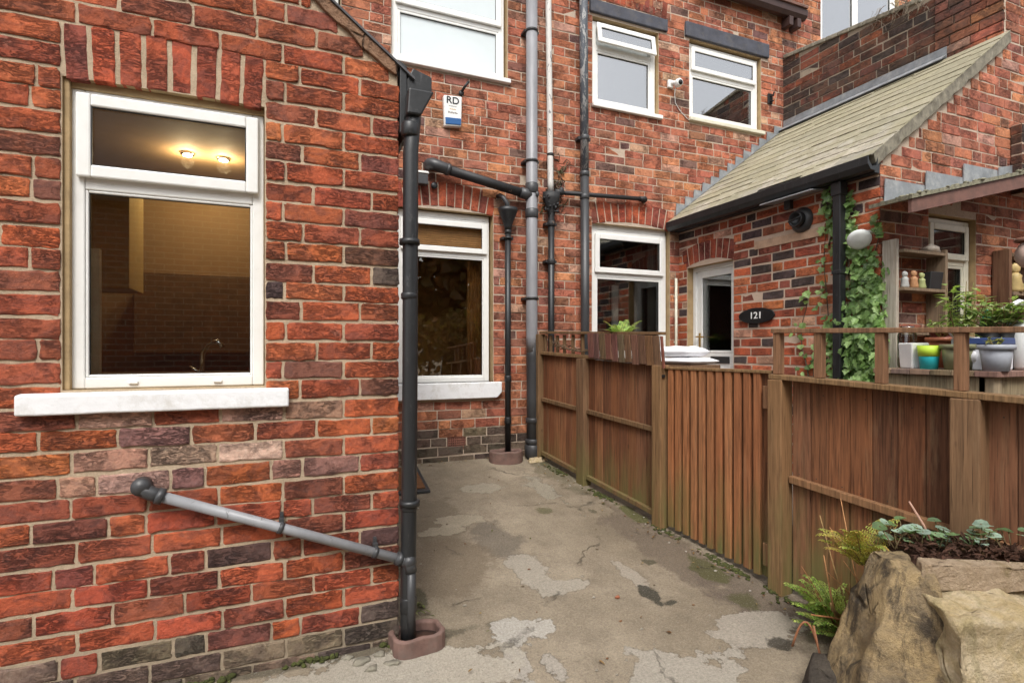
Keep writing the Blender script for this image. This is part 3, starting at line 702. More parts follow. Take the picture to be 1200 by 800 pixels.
wallpiece(hR, SPL, 8.2, [UM, UR, LR, FAR], rects((*UM[:2],UM[2]-.03,UM[3]+.03), (2.86,3.83,4.765,4.90), (*UR[:2],UR[2]-.03,UR[3]+.03), (4.07,5.31,4.78,4.95), (LR[0],LR[1],LR[2]-.1,LR[3]+.165,.08), (*FAR[:2],FAR[2],FAR[3])), 22, SPL, 1,
          [(LR[0],LR[1],LR[3]-.012,.215,.05,12,.22,PALR), (2.86,3.83,4.905,.23,.03,13,.1,PALR)])
# windows left house
w = window(hL, PB, LL[0]+.015, LL[1]-.02, LL[2], LL[3]-.06, -.06, transom=2.215, fw=.05, sw=.048, bead=.014, sashglass='glassL', glass='glassM', head=.05)
sill(w, PB, .80, 1.885, .872, 1.02, -.10, .055, chamfer=.05)
b = MB()
for i in range(16): 
    zz = 2.235+i*.021; b.pbox(PB, LL[0]+.07, LL[1]-.07, zz+.010, zz+.013, -.115, -.092); b.pbox(PB, LL[0]+.07, LL[1]-.07, zz-.005, zz+.0085, -.100, -.094)
obj('blind', b, 'blind', w)
room('room_interior', 'roomD', hL, PB, .6, 2.2, .6, 2.70, -.135, -1.0, LL)
c = MB(); 
for i in range(10): c.tube([PB(1.63+.018*i,1.05,-.19-.012*(i%2)),PB(1.63+.018*i,2.25,-.19-.012*(i%2))], .014, 6)
obj('curtain', c, 'blind', hL)
w = window(hL, PB, UL[0]+.01, UL[1]-.018, UL[2]+.015, UL[3], -.05, transom=4.40, fw=.055, sw=.055, glass='frosted')
mb = MB(); mb.pbox(PB, UL[0]+.005, UL[1]+.02, UL[2]-.028, UL[2]+.014, -.1, .045); obj('sill', mb, 'upvc', w, bevel=.006)
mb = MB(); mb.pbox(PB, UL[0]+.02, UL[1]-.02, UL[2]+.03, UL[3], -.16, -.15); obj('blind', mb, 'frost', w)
w = window(hL, PB, UX[0]+.01, UX[1]-.015, UX[2]+.015, UX[3], -.05, transom=3.6, fw=.055, sw=.055, glass='frosted')
mb = MB(); mb.pbox(PB, UX[0]+.005, UX[1]+.02, UX[2]-.028, UX[2]+.014, -.1, .045); obj('sill', mb, 'upvc', w, bevel=.006)
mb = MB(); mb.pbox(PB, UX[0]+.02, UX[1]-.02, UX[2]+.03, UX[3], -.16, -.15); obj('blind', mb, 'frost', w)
room('room_interior', 'roomW', hL, PB, -1, 2.3, 2.85, 5.6, -.18, -2.6, UL)
mb = MB()                                    # air brick with its grid
mb.pbox(PB, 1.37,1.542,.404,.521,-.06,-.035)
for i in range(9): mb.pbox(PB, 1.372+i*.0205, 1.380+i*.0205, .405,.52,-.035,-.004)
for j in range(6): mb.pbox(PB, 1.372,1.544,.405+j*.0215,.413+j*.0215,-.035,-.003)
obj('air_brick', mb, 'terracotta', hL)
# windows right house
for (W, tr, od) in ((UM,4.455,9), (UR,4.44,0)):
    w = window(hR, PB, W[0]+.012, W[1]-.012, W[2]+.012, W[3]-.02, -.045, transom=tr, fw=.06, sw=.05, glass='glassR', open_deg=od)
    mb = MB(); mb.pbox(PB, W[0]-.01, W[1]+.035, W[2]-.03, W[2]+.011, -.1, .04); obj('sill', mb, 'upvc' if W is UM else 'cream', w, bevel=.006)
    room('room_interior', 'roomW' if W is UM else 'roomG', hR, PB, W[0]-.12, W[1]+.2, W[2]-.3, W[3]+.2, -.135, -1.8, W)
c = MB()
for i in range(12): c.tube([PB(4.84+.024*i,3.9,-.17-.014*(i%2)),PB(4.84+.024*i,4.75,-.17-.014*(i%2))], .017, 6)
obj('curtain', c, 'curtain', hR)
c = MB(); c.prism([(3.27,3.86),(3.66,3.86),(3.66,4.46),(3.15,4.46)], PB, -.118, -.108); c.prism([(2.97,4.46),(3.66,4.46),(3.66,4.70),(2.97,4.70)], PB, -.118,-.108); obj('blind', c, 'frost', hR)  # added pale panels imitate sky reflected in the glass, slanted edge included
c = MB(); c.prism([(4.2,4.47),(5.14,4.47),(5.14,4.72),(4.2,4.72)], PB, -.118,-.108); obj('blind', c, 'frost', hR)  # pale panel standing in for the sky reflection in the top pane
c = MB(); c.prism([(6.28,4.45),(7.6,4.45),(7.6,6.2),(6.28,6.2)], PB, -.125,-.115); obj('blind', c, 'frost', hR)  # pale panel added as the far window's bright sky reflection
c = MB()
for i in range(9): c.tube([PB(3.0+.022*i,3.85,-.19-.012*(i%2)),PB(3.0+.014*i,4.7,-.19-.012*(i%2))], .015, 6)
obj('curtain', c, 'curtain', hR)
for (a0,a1,z0,z1) in ((2.862,3.828,4.768,4.897),(4.072,5.308,4.784,4.945)):
    mb = MB(); mb.pbox(PB, a0,a1,z0,z1,-.10,.03); obj('lintel', mb, 'lintel', hR, bevel=.008)
w = window(hR, PB, LR[0]+.012, LR[1]-.012, LR[2], LR[3]-.055, -.05, transom=2.112, fw=.065, sw=.055, glass='glass', head=.075)
mb = MB(); mb.pbox(PB, LR[0]-.06, LR[1]+.06, LR[2]-.10, LR[2]-.002, -.1, .045); obj('sill', mb, 'sill', w, bevel=.008)
room('room_interior', 'roomG', hR, PB, 2.6, 4.4, .5, 2.75, -.135, -2.6, LR)
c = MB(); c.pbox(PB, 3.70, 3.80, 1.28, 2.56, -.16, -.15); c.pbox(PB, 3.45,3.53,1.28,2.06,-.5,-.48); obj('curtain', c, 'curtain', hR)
w = window(hR, PB, FAR[0], FAR[1]-.01, FAR[2], FAR[3], -.04, transom=None, fw=.07, glass='glassR', mid=6.9)
room('room_interior', 'roomW', hR, PB, 6.1, 7.8, 4.3, 6.35, -.12, -1.6, FAR)
g = MB()
g.prism([(VB-.02,5.40),(VB-.02,5.36),(VB-.05,5.30),(VB-.11,5.29),(VB-.145,5.33),(VB-.15,5.40),(VB-.14,5.40),(VB-.10,5.35)], lambda a,b,d: (d,a,b), 4.15, 5.80)
gu = obj('gutter', g, 'browngutter', hR, bevel=.003)
g = MB(); g.prism([(VB-.008,5.52),(VB-.008,5.405),(VB-.17,5.405),(VB-.17,5.43)], lambda a,b,d: (d,a,b), 4.15, 5.78); obj('fascia_board', g, 'brownpaint', hR)
g = MB()
for x in (5.55,5.68): g.box(x-.03,x+.03,VB-.13,VB-.008,5.18,5.285)
obj('bracket', g, 'browngutter', hR, bevel=.004)

# ------------------------------------------------------------------ porch extension of 121
po = thing('porch_extension', 'single storey brick porch with mossy lean-to slate roof and white front door', 'house', (4.8, 3.7, .28))
D = (4.06, 4.715, .30, 2.20)
GW = (4.56, 5.165, 1.10, 2.372)
mb = MB(); sheet(mb, PP, VG+.005, VB, -.1, 2.72, [D]); obj('wall', mb, 'mortarP', po, recalc=False); mb = MB()
sheet(mb, PG, UP+.005, 8.0, -.1, 2.72, [GW])
mb.add([PG(UP+.005,2.72,0),PG(8,2.72,0),PG(8,4.75,0),PG(UW,4.75,0),PG(UW,3.93,0)], [(0,1,2,3,4)])
wp = obj('wall', mb, 'mortarB', po, recalc=False)
mb = MB()
lay(mb, PP, VG, 1, VG, VB, .27, 2.72, rects((D[0],D[1],D[2],D[3]+.2,.065),(3.10,3.80,2.235,2.318)), PALP, 31, jit=.002, joint=.0165)
soldiers(mb, PP, D[0], D[1]+.05, D[3]-.005, .19, .06, 9, PALR, 33, splay=.22, nz=4)
obj('brickwork', mb, 'brickB', wp, recalc=False)
mb = MB()
topG = lambda a: 2.70+(a-4.02)*.757 if a < UW+.02 else 9
lay(mb, PG, UP, 1, UP, 8.0, .27, 4.75, rects((*GW[:3],GW[3]+.02)), PALB, 32, top=topG, jit=.0018)
obj('brickwork', mb, 'brickB', wp, recalc=False)
mb = MB(); reveal(mb, PP, *D, 0, -.16); reveal(mb, PG, *GW, 0, -.14); obj('reveal', mb, 'tan', po, recalc=False)
mb = MB(); mb.pbox(PP, 3.105,3.795,2.24,2.313,-.05,.012); obj('lintel', mb, 'sandstone', po, bevel=.004)
# door
dr = MB(); d0 = -.085
dr.pbox(PP, D[0]+.045, D[1]-.045, .34, 1.285, d0-.05, d0-.005)
frame_bars(dr, PP, D[0]+.045, D[1]-.045, 1.285, D[3]-.04, .078, d0-.05, d0-.005, bw=.03)
door = obj('door', dr, 'upvc', po, bevel=.006)
fr = MB(); frame_bars(fr, PP, D[0]+.002, D[1]-.002, .30, D[3]+.0, .046, d0-.06, d0+.012); fr.pbox(PP, D[0]+.002, D[1]-.002, D[3], D[3]+.06, d0-.05, d0+.006); obj('door_frame', fr, 'upvc', po, bevel=.005)
g = MB(); g.pbox(PP, D[0]+.118, D[1]-.118, 1.312, D[3]-.115, d0-.03, d0-.018); obj('pane', g, 'glass', door)
g = MB(); g.pbox(PP, 4.20, 4.46, 1.185, 1.255, d0-.006, d0+.006); obj('letterbox', g, 'seal', door, bevel=.004)
g = MB(); g.pbox(PP, 4.612, 4.632, 1.33, 1.50, d0-.006, d0+.006); g.tube([PP(4.622,1.46,d0),PP(4.622,1.46,d0+.05),PP(4.57,1.46,d0+.055),PP(4.51,1.455,d0+.05)], .009, 8); obj('handle', g, 'brass', door, bevel=.003)
room('room_interior', 'roomG', po, PP, 3.6, 4.84, .30, 2.6, -.165, -1.3, D)
w = window(po, PG, GW[0]+.01, GW[1]-.01, GW[2], GW[3]-.015, -.045, transom=2.025, fw=.065, sw=.05, mat='cream', glass='glassD')
room('room_interior', 'roomG', po, PG, 4.3, 5.5, .6, 2.65, -.145, -1.5, GW)
# slate roof, laid slate by slate
S0 = Vector((3.845,0,2.70)); S1 = Vector((UW-.006,0,3.965)); sl = (S1-S0); SLN = sl.length; sl.normalize(); sn = Vector((-sl.z,0,sl.x))
def SP(s, v, h): p = S0+sl*s+sn*h; return (p.x, v, p.z)
mb = MB(); mb.hexa([SP(0.06,VG-.03,-.05),SP(SLN,VG-.03,-.05),SP(SLN,VB-.006,-.05),SP(0.06,VB-.006,-.05),SP(0.06,VG-.03,-.002),SP(SLN,VG-.03,-.002),SP(SLN,VB-.006,-.002),SP(0.06,VB-.006,-.002)])
roof = obj('roof', mb, 'woodold', po)
mb = MB(); rnd = random.Random(4); nrow = 13
for r in range(nrow):
    s0 = SLN*r/nrow; s1 = s0+SLN/nrow*1.28; v = VG-.05-(r%2)*.0
    first = True
    while v < VB-.01:
        wd = rnd.uniform(.26,.5); wd = wd*.5 if first and r%2 else wd; first = False
        e = min(v+wd, VB-.006)
        if e-v > .03:
            k = rnd.uniform(.85,1.12); mb.cur = rnd.choice([(.38,.345,.27),(.35,.32,.255),(.41,.37,.295),(.33,.305,.245),(.37,.335,.25)]); mb.cur = tuple(c*k for c in mb.cur)
            h = rnd.uniform(.0,.006)*rnd.random(); j = rnd.uniform(-.022,.012) if rnd.random() < .85 else rnd.uniform(-.04,.05); e2 = min(s1, SLN)
            mb.hexa([SP(s0+j,v+.0007,.006+h),SP(e2,v+.0007,.002),SP(e2,e-.0007,.002),SP(s0+j+rnd.uniform(-.006,.006),e-.0007,.006+h+rnd.uniform(-.002,.003)),
                     SP(s0+j,v+.002,.013+h),SP(e2,v+.002,.007),SP(e2,e-.002,.007),SP(s0+j,e-.002,.013+h)])
        v = e
obj('slates', mb, 'slate', roof)
mb = MB(); n = 34; vs = []
for i in range(n+1):
    s_ = .03+(SLN-.03)*i/n; k = .014*noise.noise(Vector((s_*14,2,8)))
    vs += [SP(s_,VG-.034-k,-.085+.025*noise.noise(Vector((s_*9,1,1)))),SP(s_,VG-.046-k*.5,.004),SP(s_,VG+.01,.004),SP(s_,VG+.01,-.11)]
mb.add(vs, [(0,1,2,3), tuple(n*4+q for q in (3,2,1,0))]+[(i*4+q,(i+1)*4+q,(i+1)*4+(q+1)%4,i*4+(q+1)%4) for i in range(n) for q in range(4)])
obj('verge', mb, 'vergemort', po)
mb = MB()                                    # eaves gutter + fascia
mb.box(3.925, 3.985, VG-.01, VB-.012, 2.60, 2.725)
mb.prism([(3.92,2.705),(3.92,2.62),(3.89,2.60),(3.84,2.605),(3.81,2.64),(3.808,2.70),(3.818,2.70),(3.83,2.66),(3.86,2.63),(3.905,2.64)], lambda a,b,d: (a,d,b), VG-.04, VB-.014)
obj('gutter', mb, 'black', po, bevel=.003)
mb = MB()                                    # flashings: stepped up the terrace, straight along the tall wall
for i in range(13):
    s_ = .12+SLN*.92*i/13; p = S0+sl*s_; q = S0+sl*(s_+SLN*.92/13+.03)
    mb.prism([(p.x,p.z+.02),(q.x,q.z+.02),(q.x,q.z+.035),(p.x+.01,q.z+.045)], PB, .012, .018+.002*(i%2))
mb.hexa([SP(SLN-.09,VG+.42,.034),SP(SLN+.0,VG+.42,.034),SP(SLN+.0,VB-.02,.034),SP(SLN-.09,VB-.02,.034),SP(SLN-.09,VG+.42,.04),SP(SLN+.0,VG+.42,.04),SP(SLN,VB-.02,.04),SP(SLN-.09,VB-.02,.04)])
mb.box(UW-.020,UW-.014,VG+.42,VB-.02,3.97,4.075)
obj('flashing', mb, 'lead', po)
# chimney pier on the gable
mb = MB(); mb.box(5.64,6.2,VG-.085,VG-.012,2.62,3.2); pr = obj('pier', mb, 'mortarB', po)
mb = MB(); lay(mb, lambda a,b,d: (a,VG-.085-d,b), 5.64, 1, 5.64, 6.2, 2.62, 3.2, None, PALS, 40); lay(mb, lambda a,b,d: (5.64-d,a,b), VG-.085, 1, VG-.085, VG-.01, 2.62,3.2,None,PALS,41)
obj('brickwork', mb, 'brickS', pr, recalc=False)
# tall sooty wall
tw = thing('boundary_wall', 'tall sooty brick wall rising above the mossy slate roof', 'wall', (UW+.1, 3.7, 0))
mb = MB()
def topW(v): return 4.60+(v-3.2)*.14
mb.add([PW(VG+.005,2.6,0),PW(VB,2.6,0),PW(VB,topW(VB),0),PW(3.3,topW(3.3),0),PW(3.16,4.75,0),PW(VG+.005,4.75,0)], [(0,1,2,3,4,5)])
mb.add([PW(VB,topW(VB),0),PW(VB,topW(VB),-.24),PW(3.3,topW(3.3),-.24),PW(3.3,topW(3.3),0)], [(0,1,2,3)])
mb.add([PW(VG,2.6,-.24),PW(VB,2.6,-.24),PW(VB,topW(VB),-.24),PW(VG,4.75,-.24)], [(0,1,2,3)])
wl = obj('wall', mb, 'mortarS', tw, recalc=False)
mb = MB(); lay(mb, PW, VB, -1, 3.17, VB, 3.5, 5.0, None, PALS, 51, top=lambda v: topW(v)+.03, jit=.002)
obj('brickwork', mb, 'brickS', wl, recalc=False)
mb = MB(); lay(mb, lambda a,b,d: PW(a,b,d+.012), VG, 1, VG, 3.17, 3.5, 4.75, None, PALB, 52, jit=.002); obj('brickwork', mb, 'brickS', wl, recalc=False)
mb = MB(); rnd = random.Random(9)
for i in range(11):
    v0 = 3.3+i*.14; v1 = v0+.135; mb.hexa([PW(v0,topW(v0),.02),PW(v1,topW(v1),.02),PW(v1,topW(v1),-.25),PW(v0,topW(v0),-.25),PW(v0,topW(v0)+.045,.02),PW(v1,topW(v1)+.045,.02),PW(v1,topW(v1)+.045,-.25),PW(v0,topW(v0)+.045,-.25)])
obj('coping', mb, 'vergemort', tw, bevel=.008)

# ------------------------------------------------------------------ canopy over the side window
ca = thing('canopy_roof', 'low pitched felt canopy with brown barge board over the cream window', 'canopy', (4.9, 2.5, 2.4))
cz = lambda u: 2.385+(u-4.035)*.245
CP = lambda u,v,h: (u, v, cz(u)+h)
mb = MB(); mb.hexa([CP(3.74,2.27,-.012),CP(7.2,2.27,-.012),CP(7.2,VG-.012,-.012),CP(3.86,VG-.012,-.012),CP(3.74,2.27,.014),CP(7.2,2.27,.014),CP(7.2,VG-.012,.014),CP(3.86,VG-.012,.014)])
obj('roof_sheet', mb, 'felt', ca)
mb = MB(); mb.hexa([CP(3.76,2.285,-.105),CP(7.2,2.285,-.125),CP(7.2,2.31,-.125),CP(3.76,2.31,-.105),CP(3.76,2.285,-.014),CP(7.2,2.285,-.014),CP(7.2,2.31,-.014),CP(3.76,2.31,-.014)])
obj('barge_board', mb, 'brownpaint', ca, bevel=.003)
mb = MB()
for i in range(3):
    u0 = 4.02+i*.47; u1 = u0+.46; mb.prism([(u0,cz(u0)+.015),(u1,cz(u1)+.015),(u1,cz(u1)+.075),(u0+.01,cz(u0)+.185)], PG, .014, .019+.002*i)
mb.prism([(5.44,cz(5.44)+.015),(6.4,cz(6.4)+.015),(6.4,cz(6.4)+.07),(5.45,cz(5.44)+.10)], PG, .014, .021)
obj('flashing', mb, 'lead', ca)
mb = MB(); rnd = random.Random(2)
for i in range(60):
    u = 3.8+rnd.random()*2.2; v = 2.27+rnd.random()**2*.3; mb.blobby(CP(u,v,.016), (rnd.uniform(.012,.03),rnd.uniform(.01,.02),rnd.uniform(.006,.013)), i, .4, 1)
obj('moss', mb, 'felt', ca)

# ------------------------------------------------------------------ drainpipes and waste pipes
def collar(mb, c, r, h, seg=20): mb.lathe([(r*.9,c[2]-h/2),(r,c[2]-h/2+.006),(r,c[2]+h/2-.006),(r*.9,c[2]+h/2)], c[0], c[1], seg)
def pclip(mb, x, y, z, r, wall):             # strap round a vertical pipe, with a lug back to the wall
    mb.lathe([(r,z-.012),(r+.005,z-.012),(r+.005,z+.012),(r,z+.012)], x, y, 20)
    mb.box(x-r-.018, x+r+.018, y+.0, wall, z-.011, z+.011)
# black downpipe at the extension corner
xa, ya = .515, 2.425
t = thing('drainpipe', 'black drainpipe down the corner of the extension from the gutter end', 'drainpipe', (xa,ya,.05))
m = MB(); m.tube([(xa+.02,ya+.02,2.44),(xa+.014,ya+.015,2.34),(xa+.004,ya+.005,2.25),(xa,ya,2.20),(xa-.003,ya,1.2),(xa-.012,ya,.12),(xa-.012,ya-.01,.03)], .034, 20)
obj('pipe', m, 'black', t)
m = MB()
m.prism([(.500,2.475),(.492,2.36),(.555,2.36),(.615,2.475)], lambda a,b,d: (a,d,b), ya-.035, ya+.09)
obj('outlet', m, 'black', t, bevel=.008)
m = MB()
for z,h_ in ((2.30,.06),(1.56,.03),(.62,.03),(.19,.07)): collar(m, (xa-.004-.006*(2.2-z)/2,ya,z), .0375, h_)
obj('joint', m, 'black', t)
m = MB()
for z in (1.80,.64): m.lathe([(.035,z-.012),(.0455,z-.012),(.0455,z+.012),(.035,z+.012)], xa-.005, ya, 20); m.box(.474, xa, ya-.012, ya+.03, z-.011, z+.011)
obj('clip', m, 'black', t)
# diagonal grey waste pipe on the extension
t = thing('waste_pipe', 'light grey waste pipe sloping across the red brick extension wall', 'pipe', (0,VA-.05,.36))
w0, w1 = Vector((-.468,VA-.048,.775)), Vector((.468,VA-.055,.395))
m = MB(); m.tube([w0,w1], .0205, 16); obj('pipe', m, 'lightgrey', t)
m = MB(); e = Vector((-.492,VA-.046,.797))
m.tube([(-.500,VA+.0,.803),(-.500,VA-.02,.803),(-.497,VA-.038,.801),(-.488,VA-.047,.789),(-.468,VA-.049,.776),(-.44,VA-.049,.764)], [.029,.029,.030,.028,.027,.0265], 16)
m.tube([(-.452,VA-.049,.769),(-.43,VA-.049,.760)], .031, 16)
m.lathe([(.001,-.076),(.03,-.07),(.034,-.05),(.034,-.02)], -.503, VA, 18, axis='y', cz=.806)
obj('elbow', m, 'greyd', t)
m = MB(); m.tube([(.448,VA-.056,.404),(.492,VA-.062,.385),(.508,VA-.075,.37),(.512,VA-.08,.34)], .026, 16); m.tube([(.455,VA-.056,.401),(.475,VA-.056,.392)], .030, 16)
m.blobby((.505,VA-.072,.385), (.032,.032,.032), 3, .02, 2)
obj('elbow', m, 'greyd', t)
m = MB(); m.tube([(.512,VA-.08,.36),(.510,VA-.08,.04)], .020, 16); obj('tail_pipe', m, 'greyd', t)
m = MB(); dv = (w1-w0).normalized()
for f in (.48,.885):
    c_ = w0+(w1-w0)*f; m.tube([c_-dv*.009,c_+dv*.009], .0245, 16); m.box(c_.x-.004,c_.x+.010,VA-.03,VA-.008,c_.z+.018,c_.z+.055)
    m.box(c_.x-.008,c_.x+.012,VA-.055,VA-.02,c_.z+.02,c_.z+.036)
obj('clip', m, 'greyd', t)
# terracotta gullies
def gully(cx, cy, rx, ry, z, h, w, mat, label, square, rot=0):
    m = MB(); n = 28
    def shp(a, sx, sy):
        c_, s_ = cos(a), sin(a)
        if square: k = 1/max(abs(c_),abs(s_)); k = min(k, 1.17); return c_*k*sx, s_*k*sy
        return c_*sx, s_*sy
    vs = []
    for (sx,sy,zz) in ((rx,ry,z-.06),(rx,ry,z+h*.9),(rx-.008,ry-.008,z+h),(rx-w+.008,ry-w+.008,z+h),(rx-w,ry-w,z+h*.85),(rx-w,ry-w,z+.01)):
        for k in range(n):
            x, y = shp(2*pi*k/n, sx, sy); x, y = x*cos(rot)-y*sin(rot), x*sin(rot)+y*cos(rot)
            vs.append((cx+x+.002*sin(k*5), cy+y, zz+.003*sin(k*1.3)))
    fs = [(i*n+k,i*n+(k+1)%n,(i+1)*n+(k+1)%n,(i+1)*n+k) for i in range(5) for k in range(n)]
    m.add(vs, fs, False)
    o = obj('gully', m, mat, label=label, cat='drain gully', bevel=.004)
    s_ = MB(); s_.lathe([(.001,z+.022),(min(rx,ry)-w+.004,z+.018),(min(rx,ry)-w+.004,z+.0)], cx, cy, 20, ex=1)
    if rx > ry: s_.v = [(cx+(x-cx)*(rx-w)/(ry-w), y, zz) for x,y,zz in s_.v]
    obj('silt', s_, 'soil', o)
gully(.548, 2.44, .12, .085, .004, .058, .024, 'claybrick', 'brownish clay gully surround under the black extension downpipe', True, .12)
gully(1.90, VB-.115, .165, .115, .285, .10, .035, 'claybrick', 'round brown clay gully surround under the slim black hopper pipe', False)
# slim black pipe with hopper
xc, yc = 1.932, VB-.085
t = thing('drainpipe', 'slim black drainpipe with a flared hopper head beside the lower window', 'drainpipe', (xc,yc,.32))
m = MB(); m.tube([(xc,yc,2.50),(xc,yc,.30)], .0275, 18); obj('pipe', m, 'black', t)
m = MB(); m.lathe([(.032,2.44),(.036,2.48),(.055,2.535),(.088,2.615),(.092,2.625),(.092,2.655),(.084,2.655),(.08,2.63),(.03,2.53)], xc, yc, 4+20, ex=.9); obj('hopper', m, 'black', t)
m = MB(); m.tube([(xc-.07,VB-.005,2.78),(xc-.065,VB-.05,2.775),(xc-.045,VB-.08,2.75),(xc-.01,VB-.085,2.70),(xc,VB-.085,2.60)], .022, 12); obj('inlet_pipe', m, 'greyd', t)
m = MB(); 
for z in (2.43,.66,1.05): collar(m, (xc,yc,z), .0335, .035 if z > 2 else .06)
m.lathe([(.034,2.365),(.04,2.365),(.04,2.378),(.034,2.378)], xc, yc, 18); m.box(xc-.055,xc+.055,yc,VB-.008,2.36,2.383)
obj('joint', m, 'black', t)
# grey soil pipe
xs, ys = 2.172, VB-.10
t = thing('soil_pipe', 'thick grey plastic soil pipe with sloping black branch on the brick wall', 'drainpipe', (xs,ys,.3))
m = MB(); m.tube([(xs,ys,6.3),(xs,ys,1.45),(xs+.002,ys,1.3)], .055, 24); obj('pipe', m, 'grey', t)
m = MB(); m.tube([(xs+.002,ys,1.42),(xs+.004,ys,1.25),(xs+.008,ys,.9),(xs+.008,ys,.28)], [.0545,.056,.0565,.0565], 24); obj('lower_pipe', m, 'greyd', t)
m = MB()
for z in (4.36,3.12,1.81): pclip(m, xs, ys, z, .056, VB-.006)
obj('clip', m, 'seal', t)
m = MB()
for z,h,r in ((2.86,.10,.063),(2.62,.09,.063),(.65,.05,.066),(.45,.05,.07),(.36,.12,.075)): collar(m, (xs+(.008 if z < 1 else 0),ys,z), r, h)
obj('joint', m, 'greyd', t)
m = MB(); b0, b1 = Vector((1.30,ys,2.945)), Vector((2.12,ys,2.80))
m.tube([b0,b1], .043, 20); obj('branch_pipe', m, 'ironbump', t)
m = MB(); m.tube([(1.19,VB-.005,2.985),(1.19,VB-.05,2.985),(1.205,VB-.085,2.980),(1.245,ys,2.962),(1.32,ys,2.945),(1.36,ys,2.936)], [.05,.05,.051,.052,.05,.049], 20)
m.tube([(2.05,ys,2.815),(2.16,ys,2.79)], .052, 20); m.tube([(1.33,ys,2.942),(1.36,ys,2.936)], .054, 20)
m.blobby((2.205,ys-.05,2.80), (.02,.018,.03), 1, .05, 2)
obj('elbow', m, 'greyd', t)
# white peeling pipe into hopper with black pipe below
xw, yw = 2.392, VB-.075
t = thing('drainpipe', 'peeling white painted drainpipe emptying into a rusty black hopper', 'drainpipe', (xw,yw,.3))
m = MB(); m.tube([(xw-.03,yw,6.3),(xw-.03,yw,4.6),(xw-.008,yw,2.95),(xw-.006,yw,2.86)], .029, 16); obj('pipe', m, 'peelwhite', t)
m = MB(); m.lathe([(.03,2.60),(.04,2.66),(.06,2.72),(.085,2.79),(.088,2.85),(.08,2.85),(.07,2.80),(.02,2.74)], xw, yw, 20, ex=.8)
for i in range(26): 
    a = R(0,6.28); rr = .06+R(0,.03); m.blobby((xw+rr*cos(a),yw-abs(rr*sin(a))*.7,2.66+R(0,.16)), (R(.008,.02),R(.008,.018),R(.008,.02)), i, .4, 1)
obj('hopper', m, 'ironbump', t)
m = MB(); m.tube([(xw,yw,2.70),(xw,yw,.25)], .031, 16); obj('lower_pipe', m, 'black', t)
m = MB(); collar(m, (xw,yw,2.55), .04, .05); collar(m, (xw,yw,2.18), .04, .05); m.box(xw-.06,xw+.06,yw,VB-.006,2.535,2.56); m.box(xw-.06,xw+.06,yw,VB-.006,2.17,2.195); collar(m,(xw-.008,yw,3.22),.034,.03)
obj('joint', m, 'ironbump', t)
t = thing('waste_pipe', 'black horizontal waste pipe running to the rusty hopper above the right window', 'pipe', (3,VB-.07,2.85))
m = MB(); m.tube([(2.44,VB-.08,2.862),(3.50,VB-.055,2.912)], .022, 14); obj('pipe', m, 'ironbump', t)
m = MB(); m.tube([(3.44,VB-.056,2.909),(3.51,VB-.055,2.913),(3.52,VB-.04,2.913),(3.52,VB-.004,2.913)], .028, 14); m.tube([(2.43,VB-.08,2.862),(2.52,VB-.08,2.866)], .03, 14); m.blobby((2.50,VB-.08,2.885), (.03,.03,.035), 4, .1, 2); obj('elbow', m, 'ironbump', t)
# grey/black pipe f
xf, yf = 2.765, VB-.075
t = thing('drainpipe', 'drainpipe with peeling grey paint above and black paint below, beside the white windows', 'drainpipe', (xf,yf,.3))
m = MB(); m.tube([(xf-.012,yf,6.3),(xf-.012,yf,4.6),(xf,yf,3.1)], .042, 20); obj('pipe', m, 'peelgrey', t)
m = MB(); m.tube([(xf,yf,3.1),(xf+.01,yf,.28)], .043, 20); obj('lower_pipe', m, 'greyd', t)
m = MB()
for z,r in ((4.86,.05),(3.44,.048),(3.08,.05),(2.85,.049)): collar(m, (xf,yf,z), r, .05)
m.box(xf-.07,xf+.07,yf,VB-.006,3.42,3.45); m.box(xf-.07,xf+.07,yf,VB-.006,4.85,4.88)
obj('joint', m, 'greyd', t)
m = MB(); m.tube([(3.935,VB-.03,2.10),(3.935,VB-.03,.9)], .015, 10); m.box(3.92,3.95,VB-.03,VB-.006,1.9,1.915); m.box(3.92,3.95,VB-.03,VB-.006,1.4,1.415)
obj('cable_conduit', m, 'cream', label='slim cream conduit between the lower right window and the white door', cat='pipe')
# porch downpipe
t = thing('drainpipe', 'square black drainpipe from the porch gutter among the ivy', 'drainpipe', (3.93,2.91,.28))
m = MB(); m.box(3.885,3.95,2.875,2.94,.28,2.62); obj('pipe', m, 'black', t, bevel=.006)
m = MB(); m.box(3.877,3.958,2.867,2.948,2.50,2.60); m.box(3.88,3.997,2.87,2.945,1.9,1.93); obj('joint', m, 'black', t, bevel=.004)

# ------------------------------------------------------------------ wall fittings
def text(name, s, size, loc, rot, mat, parent, depth=.0015, align='CENTER', sx=1):
    cu = bpy.data.curves.new(name, 'FONT'); cu.body = s; cu.size = size; cu.extrude = depth; cu.align_x = align; cu.align_y = 'CENTER'; cu.offset = size*.012
    to = bpy.data.objects.new(name+'_curve', cu); COL.objects.link(to)
    dg = bpy.context.evaluated_depsgraph_get(); me = bpy.data.meshes.new_from_object(to.evaluated_get(dg))
    bpy.data.objects.remove(to)
    me.materials.clear(); me.materials.append(M[mat])
    me.transform(Matrix.Translation(Vector(loc)) @ Matrix.Rotation(rot[2],4,'Z') @ Matrix.Rotation(rot[0],4,'X') @ Matrix.Diagonal((sx,1,1,1)))
    L = sum((v.co for v in me.vertices), Vector())/max(1,len(me.vertices)); me.transform(Matrix.Translation(-L))
    o = bpy.data.objects.new(name, me); put(o, L, parent); return o
al = thing('alarm_box', 'white burglar alarm box with RD lettering and blue strip', 'alarm', (1.40,VB-.04,3.36))
